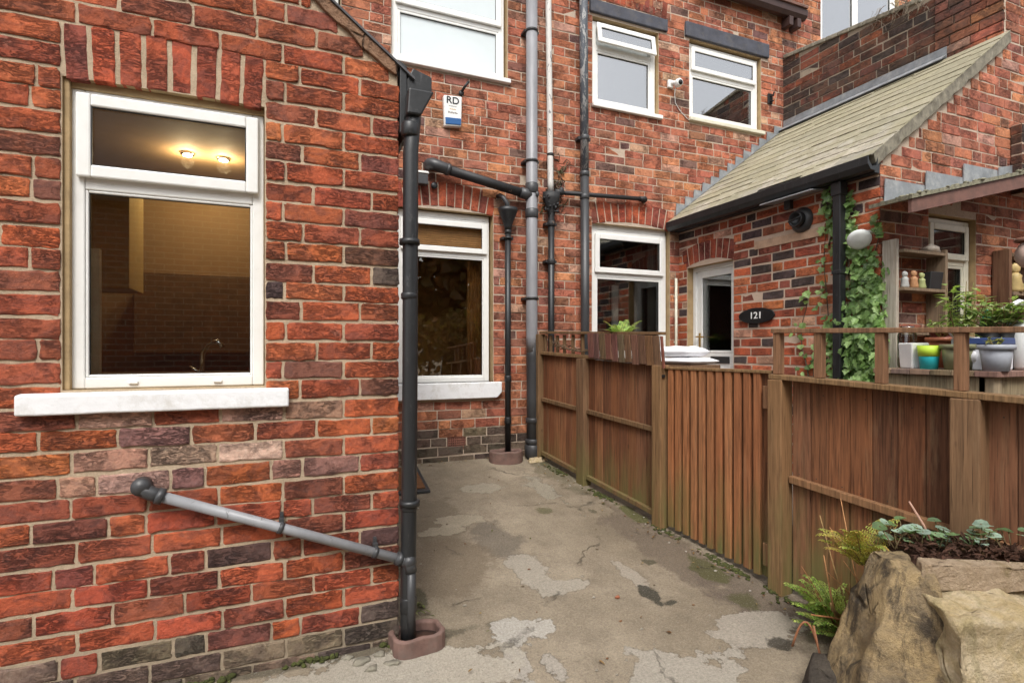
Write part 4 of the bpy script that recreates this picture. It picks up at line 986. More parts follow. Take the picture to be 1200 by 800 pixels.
m = MB(); m.prism([(1.318,3.625),(1.492,3.637),(1.485,3.36),(1.328,3.345)], PB, .004, .058); obj('body', m, 'whiteplastic', al, bevel=.012, seg=3)
m = MB(); m.prism([(1.332,3.425),(1.482,3.433),(1.480,3.372),(1.334,3.360)], PB, .05, .064); obj('strobe', m, 'blueplastic', al, bevel=.006)
text('lettering', 'RD', .088, (1.402,VB-.0595,3.583), (pi/2,0,0), 'blackink', al, sx=1.05)
for a0,a1,z0,z1,mm in ((1.366,1.442,3.530,3.537,'greyink'),(1.374,1.434,3.502,3.511,'orangeink'),(1.358,1.450,3.466,3.484,'greyink')):
    m = MB(); n = 12
    for i in range(n): x = a0+(a1-a0)*i/n; m.pbox(PB, x, x+(a1-a0)/n, z0+(z1-z0)*.3*((i*7)%3)/2, z1-(z1-z0)*.4*((i*5)%4)/3, .0575,.0592)
    obj('print_line', m, mm, al)
m = MB(); m.tube([(1.50,VB+.0,3.70),(1.515,VB-.06,3.73),(1.55,VB-.07,3.78)], .012, 8); m.blobby((1.50,VB-.008,3.69), (.03,.012,.03), 2, .3, 1)
obj('cable_stub', m, 'seal', label='short black cable stub poking from the brick above the alarm box', cat='cable')
li = thing('floodlight', 'small grey sensor light fixed just above the lower left window arch', 'light', (1.11,VB-.05,2.78))
m = MB(); m.pbox(PB, 1.06,1.165,2.785,2.875,.03,.10); m.pbox(PB, 1.09,1.14,2.80,2.86,.0,.03); obj('housing', m, 'greyd', li, bevel=.006)
m = MB(); m.prism([(1.05,2.88),(1.175,2.88),(1.165,2.90),(1.06,2.90)], PB, .0, .105); obj('cap', m, 'whiteplastic', li, bevel=.004)
m = MB(); m.lathe([(.02,-.012),(.03,-.03),(.03,-.045),(.012,-.05)], 1.235, VB, 14, axis='y', cz=2.80); obj('pipe_cap', m, 'black', label='small black capped pipe end beside the sensor light', cat='pipe')
cm = thing('security_camera', 'white dome security camera with trailing cable between the upper windows', 'camera', (3.90,VB-.05,4.15))
m = MB(); m.pbox(PB, 3.835,3.90,4.17,4.255,.0,.03); m.tube([(3.87,VB-.03,4.215),(3.90,VB-.07,4.215)], .02, 12); obj('mount', m, 'whiteplastic', cm, bevel=.006)
m = MB(); m.lathe([(.008,.045),(.035,.035),(.045,.0),(.04,-.03),(.03,-.037)], 3.915, VB-.09, 20, axis='y', cz=4.20); obj('body', m, 'whiteplastic', cm)
m = MB(); m.lathe([(.029,-.036),(.024,-.044),(.005,-.048)], 3.915, VB-.09, 18, axis='y', cz=4.195); obj('lens', m, 'lens', cm)
m = MB(); m.tube([(3.91,VB-.05,4.17),(3.915,VB-.03,4.10),(3.94,VB-.012,4.02),(4.0,VB-.01,3.95),(4.10,VB-.01,3.88),(4.14,VB-.008,3.86)], .004, 6); obj('cable', m, 'whiteplastic', cm)
m = MB(); m.pbox(PB, 5.30,5.37,4.25,4.37,.0,.02); m.tube([PB(5.335,4.34,.02),PB(5.335,4.33,.06),PB(5.335,4.37,.07)], .01, 8); m.tube([PB(5.335,4.28,.02),PB(5.335,4.27,.06)], .01, 8)
obj('wall_hook', m, 'black', label='small black iron hook on the brick beside the upper right window', cat='hook', bevel=.003)
pq = thing('house_number_plaque', 'black oval slate plaque with white number 121 by the front door', 'sign', (UP-.015,3.76,1.57))
m = MB(); vs = []
for k in range(40):
    a = 2*pi*k/40; j = 1+.03*noise.noise(Vector((cos(a)*2,sin(a)*2,3))); vs.append((3.765+.205*cos(a)*j, 1.634+.072*sin(a)*j))
m.prism(vs, PP, .012, .026); obj('plate', m, 'slateplaque', pq, bevel=.004)
text('digits', '121', .085, (UP-.0275,3.765,1.634), (pi/2,0,-pi/2), 'whiteink', pq, sx=1.15)
vt = thing('wall_vent', 'round black flue vent below the porch gutter', 'vent', (UP-.05,3.29,2.31))
m = MB(); m.lathe([(.105,-.012),(.105,-.02),(.085,-.045),(.08,-.05)], UP, 3.29, 26, axis='x', cz=2.405); obj('flange', m, 'greyd', vt)
m = MB(); m.lathe([(.06,-.045),(.066,-.10),(.06,-.105),(.05,-.1),(.048,-.06)], UP, 3.285, 22, axis='x', cz=2.405); m.tube([(UP-.10,3.22,2.42),(UP-.10,3.35,2.39)], .008, 8); obj('grille', m, 'black', vt)
lg = thing('shelf_light', 'flat pale strip canopy on a bracket under the porch gutter', 'light', (UP-.1,3.3,2.55))
m = MB(); m.hexa([(3.80,3.06,2.57),(3.995,3.06,2.60),(3.995,3.56,2.60),(3.80,3.56,2.57),(3.80,3.06,2.582),(3.995,3.06,2.612),(3.995,3.56,2.612),(3.80,3.56,2.582)]); obj('cover', m, 'lightgrey', lg, bevel=.003)
m = MB(); m.box(3.95,3.995,3.38,3.44,2.52,2.598); obj('bracket', m, 'greyd', lg, bevel=.004)
ds = thing('wall_lamp', 'round white bulkhead lamp hanging in the ivy beside the black downpipe', 'light', (3.88,2.74,2.05))
c0 = Vector((3.90,2.735,2.13)); ax = Vector((-.62,-.52,-.58)).normalized(); e1 = ax.orthogonal().normalized(); e2 = ax.cross(e1)
m = MB(); vs = []; n = 24; pr_ = [(.0,.016),(.055,.015),(.076,.006),(.08,-.008),(.07,-.022),(.03,-.034)]
for (r_,h_) in pr_:
    for k in range(n): a = 2*pi*k/n; vs.append(c0+ax*h_+(e1*cos(a)+e2*sin(a))*max(r_,.001))
m.add(vs, [(i*n+k,i*n+(k+1)%n,(i+1)*n+(k+1)%n,(i+1)*n+k) for i in range(len(pr_)-1) for k in range(n)], True); obj('lamp_head', m, 'lampgrey', ds)
m = MB(); m.tube([c0-ax*.03,c0-ax*.07+Vector((0,0,.03)),Vector((UP-.008,2.69,2.19))], .012, 8); obj('arm', m, 'whiteplastic', ds)

# ------------------------------------------------------------------ fence and gate
F0 = Vector((2.245,4.80)); fd = Vector((.124,-.9923)); fn = Vector((-.9923,-.124))
def FP(t, n, z): p = F0+fd*t+fn*n; return (p.x, p.y, z)
def fbox(mb, t0, t1, n0, n1, z00, z01, z10, z11):       # bottoms/tops at both ends
    mb.hexa([FP(t0,n0,z00),FP(t1,n0,z10),FP(t1,n1,z10),FP(t0,n1,z00),FP(t0,n0,z01),FP(t1,n0,z11),FP(t1,n1,z11),FP(t0,n1,z01)])
def fg(t): p = F0+fd*t; return max(-.12, min(.3, (p.y-2.48)*.127))
BR = [(.19,.074,.033),(.22,.089,.039),(.155,.064,.031),(.235,.10,.046),(.185,.084,.044)]
RL = [(.19,.11,.052),(.165,.096,.047),(.215,.128,.06)]
def boards(mb, t0, t1, n, zb, zt, wd, seed, lap=.006):
    rnd = random.Random(seed); t = t0
    while t < t1-.02:
        e = min(t+wd*rnd.uniform(.9,1.1), t1); c = rnd.choice(BR); k = rnd.uniform(.7,1.25); mb.cur = tuple(x*k for x in c)
        o = rnd.uniform(0,.004); fbox(mb, t+.0015, e-.0015, n-.008+o, n+.008+o, zb(t), zt(t), zb(e), zt(e))
        mb.cur = (.045,.04,.036)
        for zz in (zb(t)+.09, (zb(t)+zt(t))/2+.06, zt(t)-.07):
            q = (t+e)/2+rnd.uniform(-.02,.02); z_ = zz+rnd.uniform(-.008,.008); fbox(mb, q-.003, q+.003, n+.004, n+.0095+o, z_-.003, z_+.003, z_-.003, z_+.003)
        t = e
def post(par, t, w, zb, zt, c, n0=-.02, n1=.065, label=None):
    mb = MB(); mb.cur = c; fbox(mb, t-w/2, t+w/2, n0, n1, zb, zt, zb, zt); o = obj('post', mb, 'woodrail', par, bevel=.005)
    if label: o['label'] = label
    return o
def lin(t, a, b): return a[1]+(b[1]-a[1])*(t-a[0])/(b[0]-a[0])
T0, T1, T2, T3, T4 = .10, .78, 1.665, 2.565, 3.435
zfar = lambda t: lin(t, (.1,1.285), (1.66,1.218))
fa = thing('wooden_fence', 'brown board fence panels with open top rail between house wall and gate', 'fence', (*FP(.9,0,.2),))
mb = MB(); boards(mb, T0+.03, T1-.03, -.005, lambda t: fg(t)+.05, lambda t: zfar(t)-.01, .095, 1); boards(mb, T1+.03, T2-.03, -.005, lambda t: fg(t)+.05, lambda t: zfar(t)-.01, .095, 2); obj('boards', mb, 'wood', fa, bevel=.002)
mb = MB(); mb.cur = RL[0]
fbox(mb, T0, T2, -.02, .04, zfar(T0)-.006, zfar(T0)+.022, zfar(T2)-.006, zfar(T2)+.022); obj('top_rail', mb, 'woodrail', fa, bevel=.003)
mb = MB(); mb.cur = RL[1]; fbox(mb, T0, T2+.02, -.015, .03, 1.475, 1.497, 1.425, 1.447); obj('upper_rail', mb, 'woodrail', fa, bevel=.003)
mb = MB(); mb.cur = RL[1]
for a,b_ in ((T0+.04,T1-.055),(T1+.055,T2-.05)):
    fbox(mb, a, b_, .006, .035, lin(a,(.1,.84),(1.66,.735)), lin(a,(.1,.875),(1.66,.77)), lin(b_,(.1,.84),(1.66,.735)), lin(b_,(.1,.875),(1.66,.77)))
    fbox(mb, a, b_, .006, .04, fg(a)+.055, fg(a)+.09, fg(b_)+.055, fg(b_)+.09)
obj('cross_rail', mb, 'woodrail', fa, bevel=.003)
post(fa, T0, .06, fg(T0)-.05, 1.47, RL[1]); post(fa, T1, .10, fg(T1)-.05, zfar(T1)-.008, (.17,.095,.05)); post(fa, T2, .085, fg(T2)-.05, 1.214, (.22,.125,.058))
mb = MB()
for t_ in (.16,.25,.36,.47,.60,.74): mb.cur = RL[1]; fbox(mb, t_-.012, t_+.012, -.012, .012, zfar(t_)+.02, 1.455, zfar(t_)+.02, 1.455)
obj('spindle', mb, 'woodrail', fa, bevel=.002)
# loose slatted panel leaning on the rail, with fern and dry vine
mb = MB(); rnd = random.Random(3); t_ = .86
while t_ < 1.70:
    e = min(t_+.075, 1.72)-rnd.choice([0,.006,.014]); mb.cur = tuple(x*rnd.uniform(.7,1.1) for x in (.15,.075,.042))
    lo = lin(t_, (.86,1.262),(1.7,1.195)); hi = lin(t_, (.86,1.46),(1.7,1.415)); o = rnd.uniform(-.012,.004)
    mb.hexa([FP(t_+.035,.045,lo+o),FP(e+.033,.045,lo+o),FP(e+.033,.06,lo+o),FP(t_+.035,.06,lo+o),FP(t_,.032,hi),FP(e-.002,.032,hi),FP(e-.002,.047,hi),FP(t_,.047,hi)]); t_ += .075
obj('slatted_panel', mb, 'woodold', label='rotting slatted panel leaning on the fence rail below the small fern', cat='panel', bevel=.003)
g = thing('gate', 'brown wooden garden gate of upright battens between two posts', 'gate', (*FP(2.1,0,.0),))
mb = MB(); boards(mb, 1.725, 2.50, -.012, lambda t: fg(t)+.035, lambda t: 1.185, .10, 5); obj('backing_boards', mb, 'wood', g, bevel=.002)
mb = MB(); rnd = random.Random(8); nb = 11
for i in range(nb):
    a = 1.735+(2.475-1.735)*i/nb; c = rnd.choice(BR); k = rnd.uniform(1.2,1.65); mb.cur = (c[0]*k*1.06, c[1]*k*1.06, c[2]*k)
    fbox(mb, a, a+.045, .0, .022, fg(a)+.03+rnd.uniform(-.006,.006), 1.187, fg(a)+.03, 1.187)
obj('battens', mb, 'wood', g, bevel=.003)
mb = MB(); mb.cur = RL[2]; fbox(mb, 1.70, 2.52, -.03, .028, 1.188, 1.206, 1.186, 1.204); obj('capping_rail', mb, 'woodrail', g, bevel=.003)
mb = MB()
for z0 in (.985,.09): mb.cur = (.22,.11,.055); fbox(mb, 2.475, 2.515, .0, .03, z0, z0+.13, z0, z0+.13)
obj('hinge_block', mb, 'woodrail', g, bevel=.004)
mb = MB(); fbox(mb, 1.70, 1.72, .03, .05, 1.13, 1.15, 1.13, 1.15); mb.tube([FP(1.70,.05,1.14),FP(1.70,.062,1.14)], .006, 8); obj('latch', mb, 'black', g)
nf = thing('wooden_fence', 'brown board fence with open spindle top rail on the right of the gate', 'fence', (*FP(3.3,0,-.1),))
zn = lambda t: lin(t, (2.56,1.165), (3.75,1.112)); zu = lambda t: lin(t, (2.56,1.415), (3.75,1.385))
TE = 5.0
mb = MB(); boards(mb, T3+.05, T4-.03, -.045, lambda t: fg(t)+.03, lambda t: zn(t)-.012, .105, 11); boards(mb, T4+.04, TE, -.045, lambda t: fg(t)+.03, lambda t: zn(t)-.012, .105, 12); obj('boards', mb, 'wood', nf, bevel=.002)
mb = MB(); mb.cur = RL[2]; fbox(mb, T3-.04, TE, -.05, .05, zn(T3-.04)-.008, zn(T3-.04)+.018, zn(TE)-.008, zn(TE)+.018); obj('top_rail', mb, 'woodrail', nf, bevel=.003)
mb = MB(); mb.cur = (.22,.12,.065); fbox(mb, T3-.04, TE, -.03, .03, zu(T3-.04), zu(T3-.04)+.024, zu(TE), zu(TE)+.024); obj('upper_rail', mb, 'woodrail', nf, bevel=.003)
mb = MB(); mb.cur = (.24,.125,.06)
for a,b_ in ((T3+.05,T4-.045),(T4+.055,TE)): fbox(mb, a, b_, -.036, .0, lin(a,(2.62,.585),(3.4,.51)), lin(a,(2.62,.625),(3.4,.55)), lin(b_,(2.62,.585),(3.4,.51)), lin(b_,(2.62,.625),(3.4,.55)))
obj('cross_rail', mb, 'woodrail', nf, bevel=.004)
post(nf, T3, .085, fg(T3)-.06, zn(T3)-.01, (.225,.125,.058), n0=-.05, n1=.055); post(nf, T4, .105, fg(T4)-.06, zn(T4)-.01, (.20,.115,.06), n0=-.05, n1=.055); post(nf, 4.4, .1, -.15, zn(4.4)-.01, (.2,.115,.06), n0=-.05, n1=.055)
for t_ in (T3-.01, 2.79, 3.09, T4-.03, 3.85, 4.2):
    mb = MB(); mb.cur = (.22,.115,.06); fbox(mb, t_-.021, t_+.021, -.022, .022, zn(t_)+.019, zu(t_)-.001, zn(t_)+.019, zu(t_)-.001); obj('spindle', mb, 'woodrail', nf, bevel=.003)

# ------------------------------------------------------------------ plants
CR = lambda X, Z, z: (X*.9239+Z*.3827, -X*.3827+Z*.9239, z)      # the planter stands at an angle to the walls
def leafmesh(mb, base, d, nrm, L, W, fold=.25, shape='oval'):
    d = Vector(d).normalized(); n = Vector(nrm); n = (n-d*n.dot(d)); n = n.normalized() if n.length > 1e-5 else d.orthogonal().normalized(); s = d.cross(n); base = Vector(base)
    if shape == 'ivy': pts = [(0,0),(.18,.42),(.42,.30),(.55,.5),(.68,.26),(1,0)]
    elif shape == 'round': pts = [(0,0),(.1,.36),(.4,.5),(.75,.42),(1,0)]
    else: pts = [(0,0),(.3,.42),(.6,.38),(1,0)]
    m_ = [(x,0) for x,_ in pts]; vs = []; k = len(pts)
    for x,_ in pts: vs.append(base+d*(x*L)-n*(x*x*L*.22))
    for sg in (1,-1):
        for x,y in pts[1:-1]: vs.append(base+d*(x*L)+s*(sg*y*W)+n*(y*W*fold-x*x*L*.22))
    q = k-2; fs = []
    for sg in (0,1):
        o = k+sg*q
        fs.append((0,1,o) if sg else (0,o,1))
        for i in range(q-1): f = (i+1,i+2,o+i+1,o+i); fs.append(f if sg else f[::-1])
        fs.append((q,k-1,o+q-1) if sg else (q,o+q-1,k-1))
    mb.add(vs, fs)
def rv(rnd, s=1): return Vector((rnd.uniform(-1,1),rnd.uniform(-1,1),rnd.uniform(-1,1)))*s
def greens(rnd, pal): c = rnd.choice(pal); k = rnd.uniform(.7,1.3); return tuple(x*k for x in c)
IVY = [(0.195, 0.325, 0.104), (0.273, 0.429, 0.143), (0.13, 0.221, 0.072), (0.338, 0.494, 0.195)]
iv = thing('ivy', 'green ivy climbing the porch corner around the black downpipe', 'ivy', (3.95,2.85,.28))
rnd = random.Random(5); mb = MB(); st = MB(); st.cur = (.10,.075,.05)
strands = [(2.68,.3,1.85,.10,190),(2.66,.3,1.6,.08,150),(2.72,.3,1.75,.14,160),(2.80,.3,1.5,.16,120),(2.74,.3,2.0,.16,150),(2.86,.3,1.7,.18,150),(2.70,.3,1.9,.10,100),(2.95,.3,1.3,.12,60),(2.90,.3,2.62,.16,95),(2.84,.3,2.3,.14,90),(2.78,.3,2.1,.14,95),(2.72,.3,2.0,.12,90),(3.0,.3,1.55,.14,60),(2.95,.3,1.35,.12,60),(2.70,.3,1.9,.1,70),(3.06,.6,2.5,.05,26),(3.26,1.0,1.85,.03,16),(3.16,.3,1.45,.06,20),(2.68,1.6,2.32,.05,30),(2.84,.3,1.55,.12,110),(2.76,.3,1.6,.12,110),(3.02,2.15,2.62,.05,30),(2.90,2.1,2.62,.09,45)]
for (v0,za,zb,sp,nl) in strands:
    p = []; 
    for i in range(9): f = i/8; p.append((3.985, v0+.03*sin(f*7+v0*9)+rnd.uniform(-.01,.01), za+(zb-za)*f))
    st.tube(p, [.007-.005*i/8 for i in range(9)], 6)
    for i in range(nl):
        f = rnd.random()**.85; z = za+(zb-za)*f; wd = sp*(1.0-.5*f)
        v = v0+.03*sin(f*7+v0*9)+rnd.gauss(0,wd*.5); 
        if v < VG-.05: continue
        u = UP-.014-abs(rnd.gauss(0,.03))*(1.3 if z < 1.7 else .7)
        mb.cur = greens(rnd, IVY); dd = Vector((-.35,rnd.uniform(-.8,.8),-.7+rnd.uniform(-.4,.5)))
        leafmesh(mb, (u,v,z), dd, Vector((-1,rnd.uniform(-.5,.3),rnd.uniform(0,.7))), rnd.uniform(.03,.085), rnd.uniform(.035,.08), .25, 'ivy')
for i in range(130):                           # round the corner onto the gable and over the downpipe
    z = .9+rnd.random()**1.6*1.1; mb.cur = greens(rnd, IVY); leafmesh(mb, (4.0+rnd.uniform(-.03,.06),VG-.015-abs(rnd.gauss(0,.02)),z), (rnd.uniform(-.6,.6),-.35,-.7), (-.4,-1,.4), rnd.uniform(.04,.07), rnd.uniform(.04,.065), .2, 'ivy')
obj('leaves', mb, 'leaf', iv, recalc=False); obj('stems', st, 'stem', iv)
def fern(name, label, base, fronds, pal, parent=None, seed=1, cat='fern'):
    t = thing(name, label, cat, base); mb = MB(); st = MB(); rnd = random.Random(seed)
    for (dx,dy,rise,L,droop) in fronds:
        d = Vector((dx,dy,0)); n = 11; pts = []
        for i in range(n+1):
            f = i/n; pts.append(Vector(base)+d*(L*f)+Vector((0,0,rise*L*(f-droop*f*f))))
        st.cur = greens(rnd, [(.16,.17,.05),(.22,.14,.06)]); st.tube(pts, [.0028*(1-i/(n+2)) for i in range(n+1)], 5)
        for i in range(2, n+1):
            for q in range(1):
                a = pts[i-1].lerp(pts[i], .5*q); tg = (pts[i]-pts[i-1]).normalized(); sd = tg.cross(Vector((0,0,1))).normalized(); up = sd.cross(tg); f = (i-.5)/n
                pl = L*.42*min(1, f*2.5)*(1.12-f)
                for sg in (1,-1):
                    dirp = sd*sg+tg*.45-Vector((0,0,.2))+rv(rnd,.08)
                    mb.cur = greens(rnd, pal)
                    nn = max(2, int(pl/.012))
                    for k in range(nn):        # pinnules down each side of the pinna
                        bp = a+dirp.normalized()*(pl*k/nn)
                        for s2 in (1,-1): leafmesh(mb, bp, dirp.normalized()*.6+tg*s2*.8, up, .017*(1.25-k/nn), .0085, .1)
    obj('fronds', mb, 'leaf', t, recalc=False); obj('stems', st, 'stem', t)
FRN = [(0.285, 0.45, 0.105), (0.39, 0.57, 0.135), (0.225, 0.36, 0.075), (0.48, 0.57, 0.165)]
rnd = random.Random(3)
fern('fern', 'small bright green fern growing behind the leaning slatted panel', FP(1.18,-.05,1.40), [(cos(a)*rnd.uniform(.6,1),sin(a)*rnd.uniform(.6,1),rnd.uniform(.7,1.6),rnd.uniform(.13,.21),rnd.uniform(.3,.6)) for a in [i*.62 for i in range(16)]], FRN, seed=2)
fern('fern', 'green fern arching at the foot of the fence beside the stone planter', (2.50,1.83,-.07), [(-.75,.5,1.2,.27,.55),(-.9,.25,1.0,.27,.5),(-.5,.8,1.4,.29,.5),(-1,.0,.6,.22,.5),(-.2,.8,1.5,.26,.45),(-.6,.55,.7,.25,.5),(-.85,.45,1.9,.26,.5),(-.4,.3,2.2,.16,.5),(-.95,-.1,1.2,.24,.6),(-.6,.1,1.6,.28,.6),(-.7,.7,1.6,.27,.5),(-.8,.2,1.7,.22,.5),(-.3,.6,1.9,.27,.5),(-.95,.3,.6,.27,.4),(-.6,.4,2.4,.2,.4),(-.1,.9,1.2,.2,.5),(-.5,.2,1.2,.3,.6),(-.9,.6,1.4,.2,.5)], FRN, seed=3)
fern('fern', 'yellowing fern tuft at the back edge of the stone planter', CR(1.50,2.34,.40), [(cos(a)*rnd.uniform(.5,1),sin(a)*rnd.uniform(.5,1),rnd.uniform(.6,2),rnd.uniform(.16,.26),rnd.uniform(.4,.7)) for a in [i*.55 for i in range(20)]], [(.45,.43,.09),(.52,.46,.12),(.46,.32,.09),(.34,.40,.09)], seed=4)
fern('fern', 'low yellow-green fern seedlings between the planter and the fence', (2.52,1.92,-.06), [(cos(a)*rnd.uniform(.5,1),sin(a)*rnd.uniform(.5,1),rnd.uniform(.8,2.2),rnd.uniform(.14,.24),rnd.uniform(.4,.7)) for a in [i*.6 for i in range(16)]], [(.40,.48,.12),(.46,.5,.14),(.32,.42,.09)], seed=6)
ds_ = MB(); rnd = random.Random(12)
for (b0,b1,r_) in [((2.46,1.82,-.05),(2.40,1.86,.33),.0055),((2.56,1.75,-.02),(2.49,1.84,.60),.0035),((2.50,1.80,.34),(2.44,1.86,.46),.003),((2.52,1.80,.0),(2.45,1.92,.50),.004),((2.55,1.72,.1),(2.47,1.72,.38),.004),((2.5,1.78,.02),(2.24,1.80,.10),.006),((2.50,1.85,-.05),(2.36,1.95,.25),.003),((2.44,1.80,.05),(2.29,1.74,.17),.009),((2.52,1.66,.1),(2.50,1.68,.47),.003),((2.5,1.75,.1),(2.31,1.78,.30),.003),((2.47,1.84,-.03),(2.34,1.86,.17),.004),((2.60,1.7,.1),(2.62,1.72,.40),.003),((2.5,1.7,.2),(2.40,1.76,.34),.003)]:
    b0 = Vector(b0); b1 = Vector(b1); ds_.cur = rnd.choice([(.34,.15,.06),(.42,.21,.09),(.30,.19,.08)]); mdl = b0.lerp(b1,.5)+rv(rnd,.012); ds_.tube([b0,mdl,b1], [r_,r_*.85,r_*.5], 6)
obj('dead_plant', ds_, 'stem', label='bare orange-brown dead stems standing between fern and fence', cat='plant')

# ------------------------------------------------------------------ stone planter, bottom right
sp_ = thing('stone_planter', 'rough yellow sandstone planter with a dark upright end stone', 'planter', (2.4,1.2,-.12))
def rock(mb, corners, seed, amt=.02, n=9, sm=2):
    """hexahedron with eroded, noisy faces"""
    bm = bmesh.new(); vs = [bm.verts.new(c) for c in corners]
    for f in [(0,3,2,1),(4,5,6,7),(0,1,5,4),(1,2,6,5),(2,3,7,6),(3,0,4,7)]: bm.faces.new([vs[i] for i in f])
    bmesh.ops.subdivide_edges(bm, edges=bm.edges[:], cuts=n, use_grid_fill=True)
    for _ in range(sm): bmesh.ops.smooth_vert(bm, verts=bm.verts, factor=.5, use_axis_x=True, use_axis_y=True, use_axis_z=True)
    bm.normal_update(); o = Vector((seed*2.3,seed*5.1,seed))
    for v in bm.verts:
        k = noise.fractal(v.co*5+o, 1., 2.1, 5)*amt+noise.noise(v.co*22+o)*amt*.25-abs(noise.noise(v.co*9+o))*amt*.8; v.co += v.normal*k
    n0 = {v: i for i, v in enumerate(bm.verts)}
    mb.add([v.co[:] for v in bm.verts], [tuple(n0[v] for v in f.verts) for f in bm.faces], True); bm.free()
mb = MB(); rock(mb, [CR(1.13,1.87,-.16),CR(1.52,1.73,-.16),CR(1.62,2.2,-.16),CR(1.22,2.26,-.16),CR(1.44,2.05,.515),CR(1.54,1.975,.51),CR(1.57,2.2,.51),CR(1.46,2.22,.515)], 3, .022, 26, 1)
obj('end_stone', mb, 'stone', sp_)
mb = MB(); rock(mb, [CR(1.45,1.74,-.16),CR(2.12,1.74,-.16),CR(2.04,2.06,-.16),CR(1.55,2.42,-.16),CR(1.47,1.80,.42),CR(2.12,1.80,.42),CR(2.03,2.08,.47),CR(1.54,2.42,.47)], 5, .042, 30, 1)
obj('basin', mb, 'stoneY', sp_)
mb = MB(); rock(mb, [CR(1.50,2.0,.44),CR(2.06,1.96,.44),CR(2.05,2.05,.44),CR(1.53,2.09,.44),CR(1.50,2.0,.535),CR(2.06,1.97,.53),CR(2.05,2.03,.535),CR(1.53,2.06,.54)], 8, .016, 18, 1)
rock(mb, [CR(1.50,2.05,.40),CR(1.57,2.05,.40),CR(1.62,2.40,.40),CR(1.55,2.42,.40),CR(1.50,2.05,0.485),CR(1.55,2.06,0.485),CR(1.61,2.40,0.485),CR(1.55,2.41,0.485)], 9, .008, 10, 1)
obj('rim', mb, 'stoneL', sp_)
RQ = [CR(1.54,2.05,0),CR(2.05,2.03,0),CR(1.98,2.12,0),CR(1.60,2.40,0)]; cen = sum((Vector(q) for q in RQ), Vector())/4
mb = MB(); mb.add([(q[0],q[1],.485) for q in RQ]+[(cen.x,cen.y,.53)], [(0,1,4),(1,2,4),(2,3,4),(3,0,4)]); rnd = random.Random(6)
for i in range(900):
    a = rnd.random(); b_ = rnd.random(); p = Vector(RQ[0]).lerp(Vector(RQ[1]),a).lerp(Vector(RQ[3]).lerp(Vector(RQ[2]),a),b_); q = (p-cen).length
    p = cen+(p-cen)*.95; leafmesh(mb, (p.x,p.y,.497+max(0,.05-.12*q)+rnd.uniform(0,.032)), (rnd.uniform(-1,1),rnd.uniform(-1,1),rnd.uniform(-.3,.6)), rv(rnd)+Vector((0,0,1)), rnd.uniform(.015,.045), rnd.uniform(.006,.018), .3)
obj('soil', mb, 'soil', sp_, recalc=False)
sx_ = thing('succulent_plant', 'pale blue-green round-leaved plant in the stone planter', 'plant', CR(1.75,2.15,.54)); mb = MB(); st = MB(); rnd = random.Random(21)
for i in range(52):
    f = rnd.random(); b0 = Vector(CR(1.55+.45*f, 2.12+.12*(1-f)+rnd.uniform(-.05,.08), .515)); h = rnd.uniform(.03,.10)+.03*(f > .6); e = b0+Vector((rnd.uniform(-.05,.05),rnd.uniform(-.05,.05),h))
    st.cur = (.16,.12,.06); st.tube([b0,e], .0022, 5); mb.cur = greens(rnd, [(.34,.46,.36),(.40,.53,.43),(.22,.33,.18),(.15,.24,.10)])
    d = Vector((rnd.uniform(-1,1),rnd.uniform(-1,1),.05)).normalized(); L = rnd.uniform(.035,.06); leafmesh(mb, e-d*L*.5, d, (rnd.uniform(-.3,.1),rnd.uniform(-.5,.1),1), L, L*.95, .15, 'round')
obj('leaves', mb, 'leaf', sx_, recalc=False); obj('stems', st, 'stem', sx_)
mb = MB(); mb.cur = (.45,.27,.2); mb.tube([CR(1.68,2.18,.54),CR(1.65,2.19,.62),CR(1.60,2.2,.71)], [.004,.005,.0035], 6)
obj('dead_stalk', mb, 'stem', label='pink dry stalk poking up from the planter soil', cat='plant')
mb = MB(); rock(mb, [CR(1.02,2.0,-.18),CR(1.28,1.98,-.18),CR(1.36,2.30,-.18),CR(1.18,2.32,-.18),CR(1.10,2.05,-.02),CR(1.28,2.02,.03),CR(1.34,2.26,.07),CR(1.26,2.28,.06)], 9, .012, 12, 1)
obj('boulder', mb, 'stoneD', label='dark grey stone lying at the foot of the planter', cat='stone')
mb = MB(); mb.cur = (.28,.12,.06); pts = [(2.12+.10*t_,1.80-.10*t_,-.09+.19*sin(pi*min(1,.12+t_))) for t_ in [i/12 for i in range(13)]]
mb.tube(pts, .005, 7); mb.tube([(2.18,1.74,.09),(2.19,1.72,-.02),(2.17,1.70,-.08)], .005, 6)
obj('wire_hoop', mb, 'stem', label='bent rusty wire hoop standing beside the planter stone', cat='wire')

# ------------------------------------------------------------------ ground details
mt = thing('doormat', 'brown coir doormat by the house wall behind the drainpipe', 'mat', (.82,4.40,.25))
zt_ = lambda v: (v-2.48)*.127
m = MB(); m.hexa([(.56,4.15,zt_(4.15)+.004),(1.035,4.15,zt_(4.15)+.004),(1.06,4.72,zt_(4.72)+.004),(.56,4.72,zt_(4.72)+.004),(.56,4.15,zt_(4.15)+.026),(1.035,4.15,zt_(4.15)+.026),(1.06,4.72,zt_(4.72)+.026),(.56,4.72,zt_(4.72)+.026)]); obj('rubber_edge', m, 'greyd', mt, bevel=.004)
m = MB(); m.hexa([(.58,4.19,zt_(4.19)+.027),(1.005,4.19,zt_(4.19)+.027),(1.03,4.69,zt_(4.69)+.027),(.58,4.69,zt_(4.69)+.027),(.58,4.19,zt_(4.19)+.034),(1.005,4.19,zt_(4.19)+.034),(1.03,4.69,zt_(4.69)+.034),(.58,4.69,zt_(4.69)+.034)]); obj('coir_pile', m, 'rust', mt)
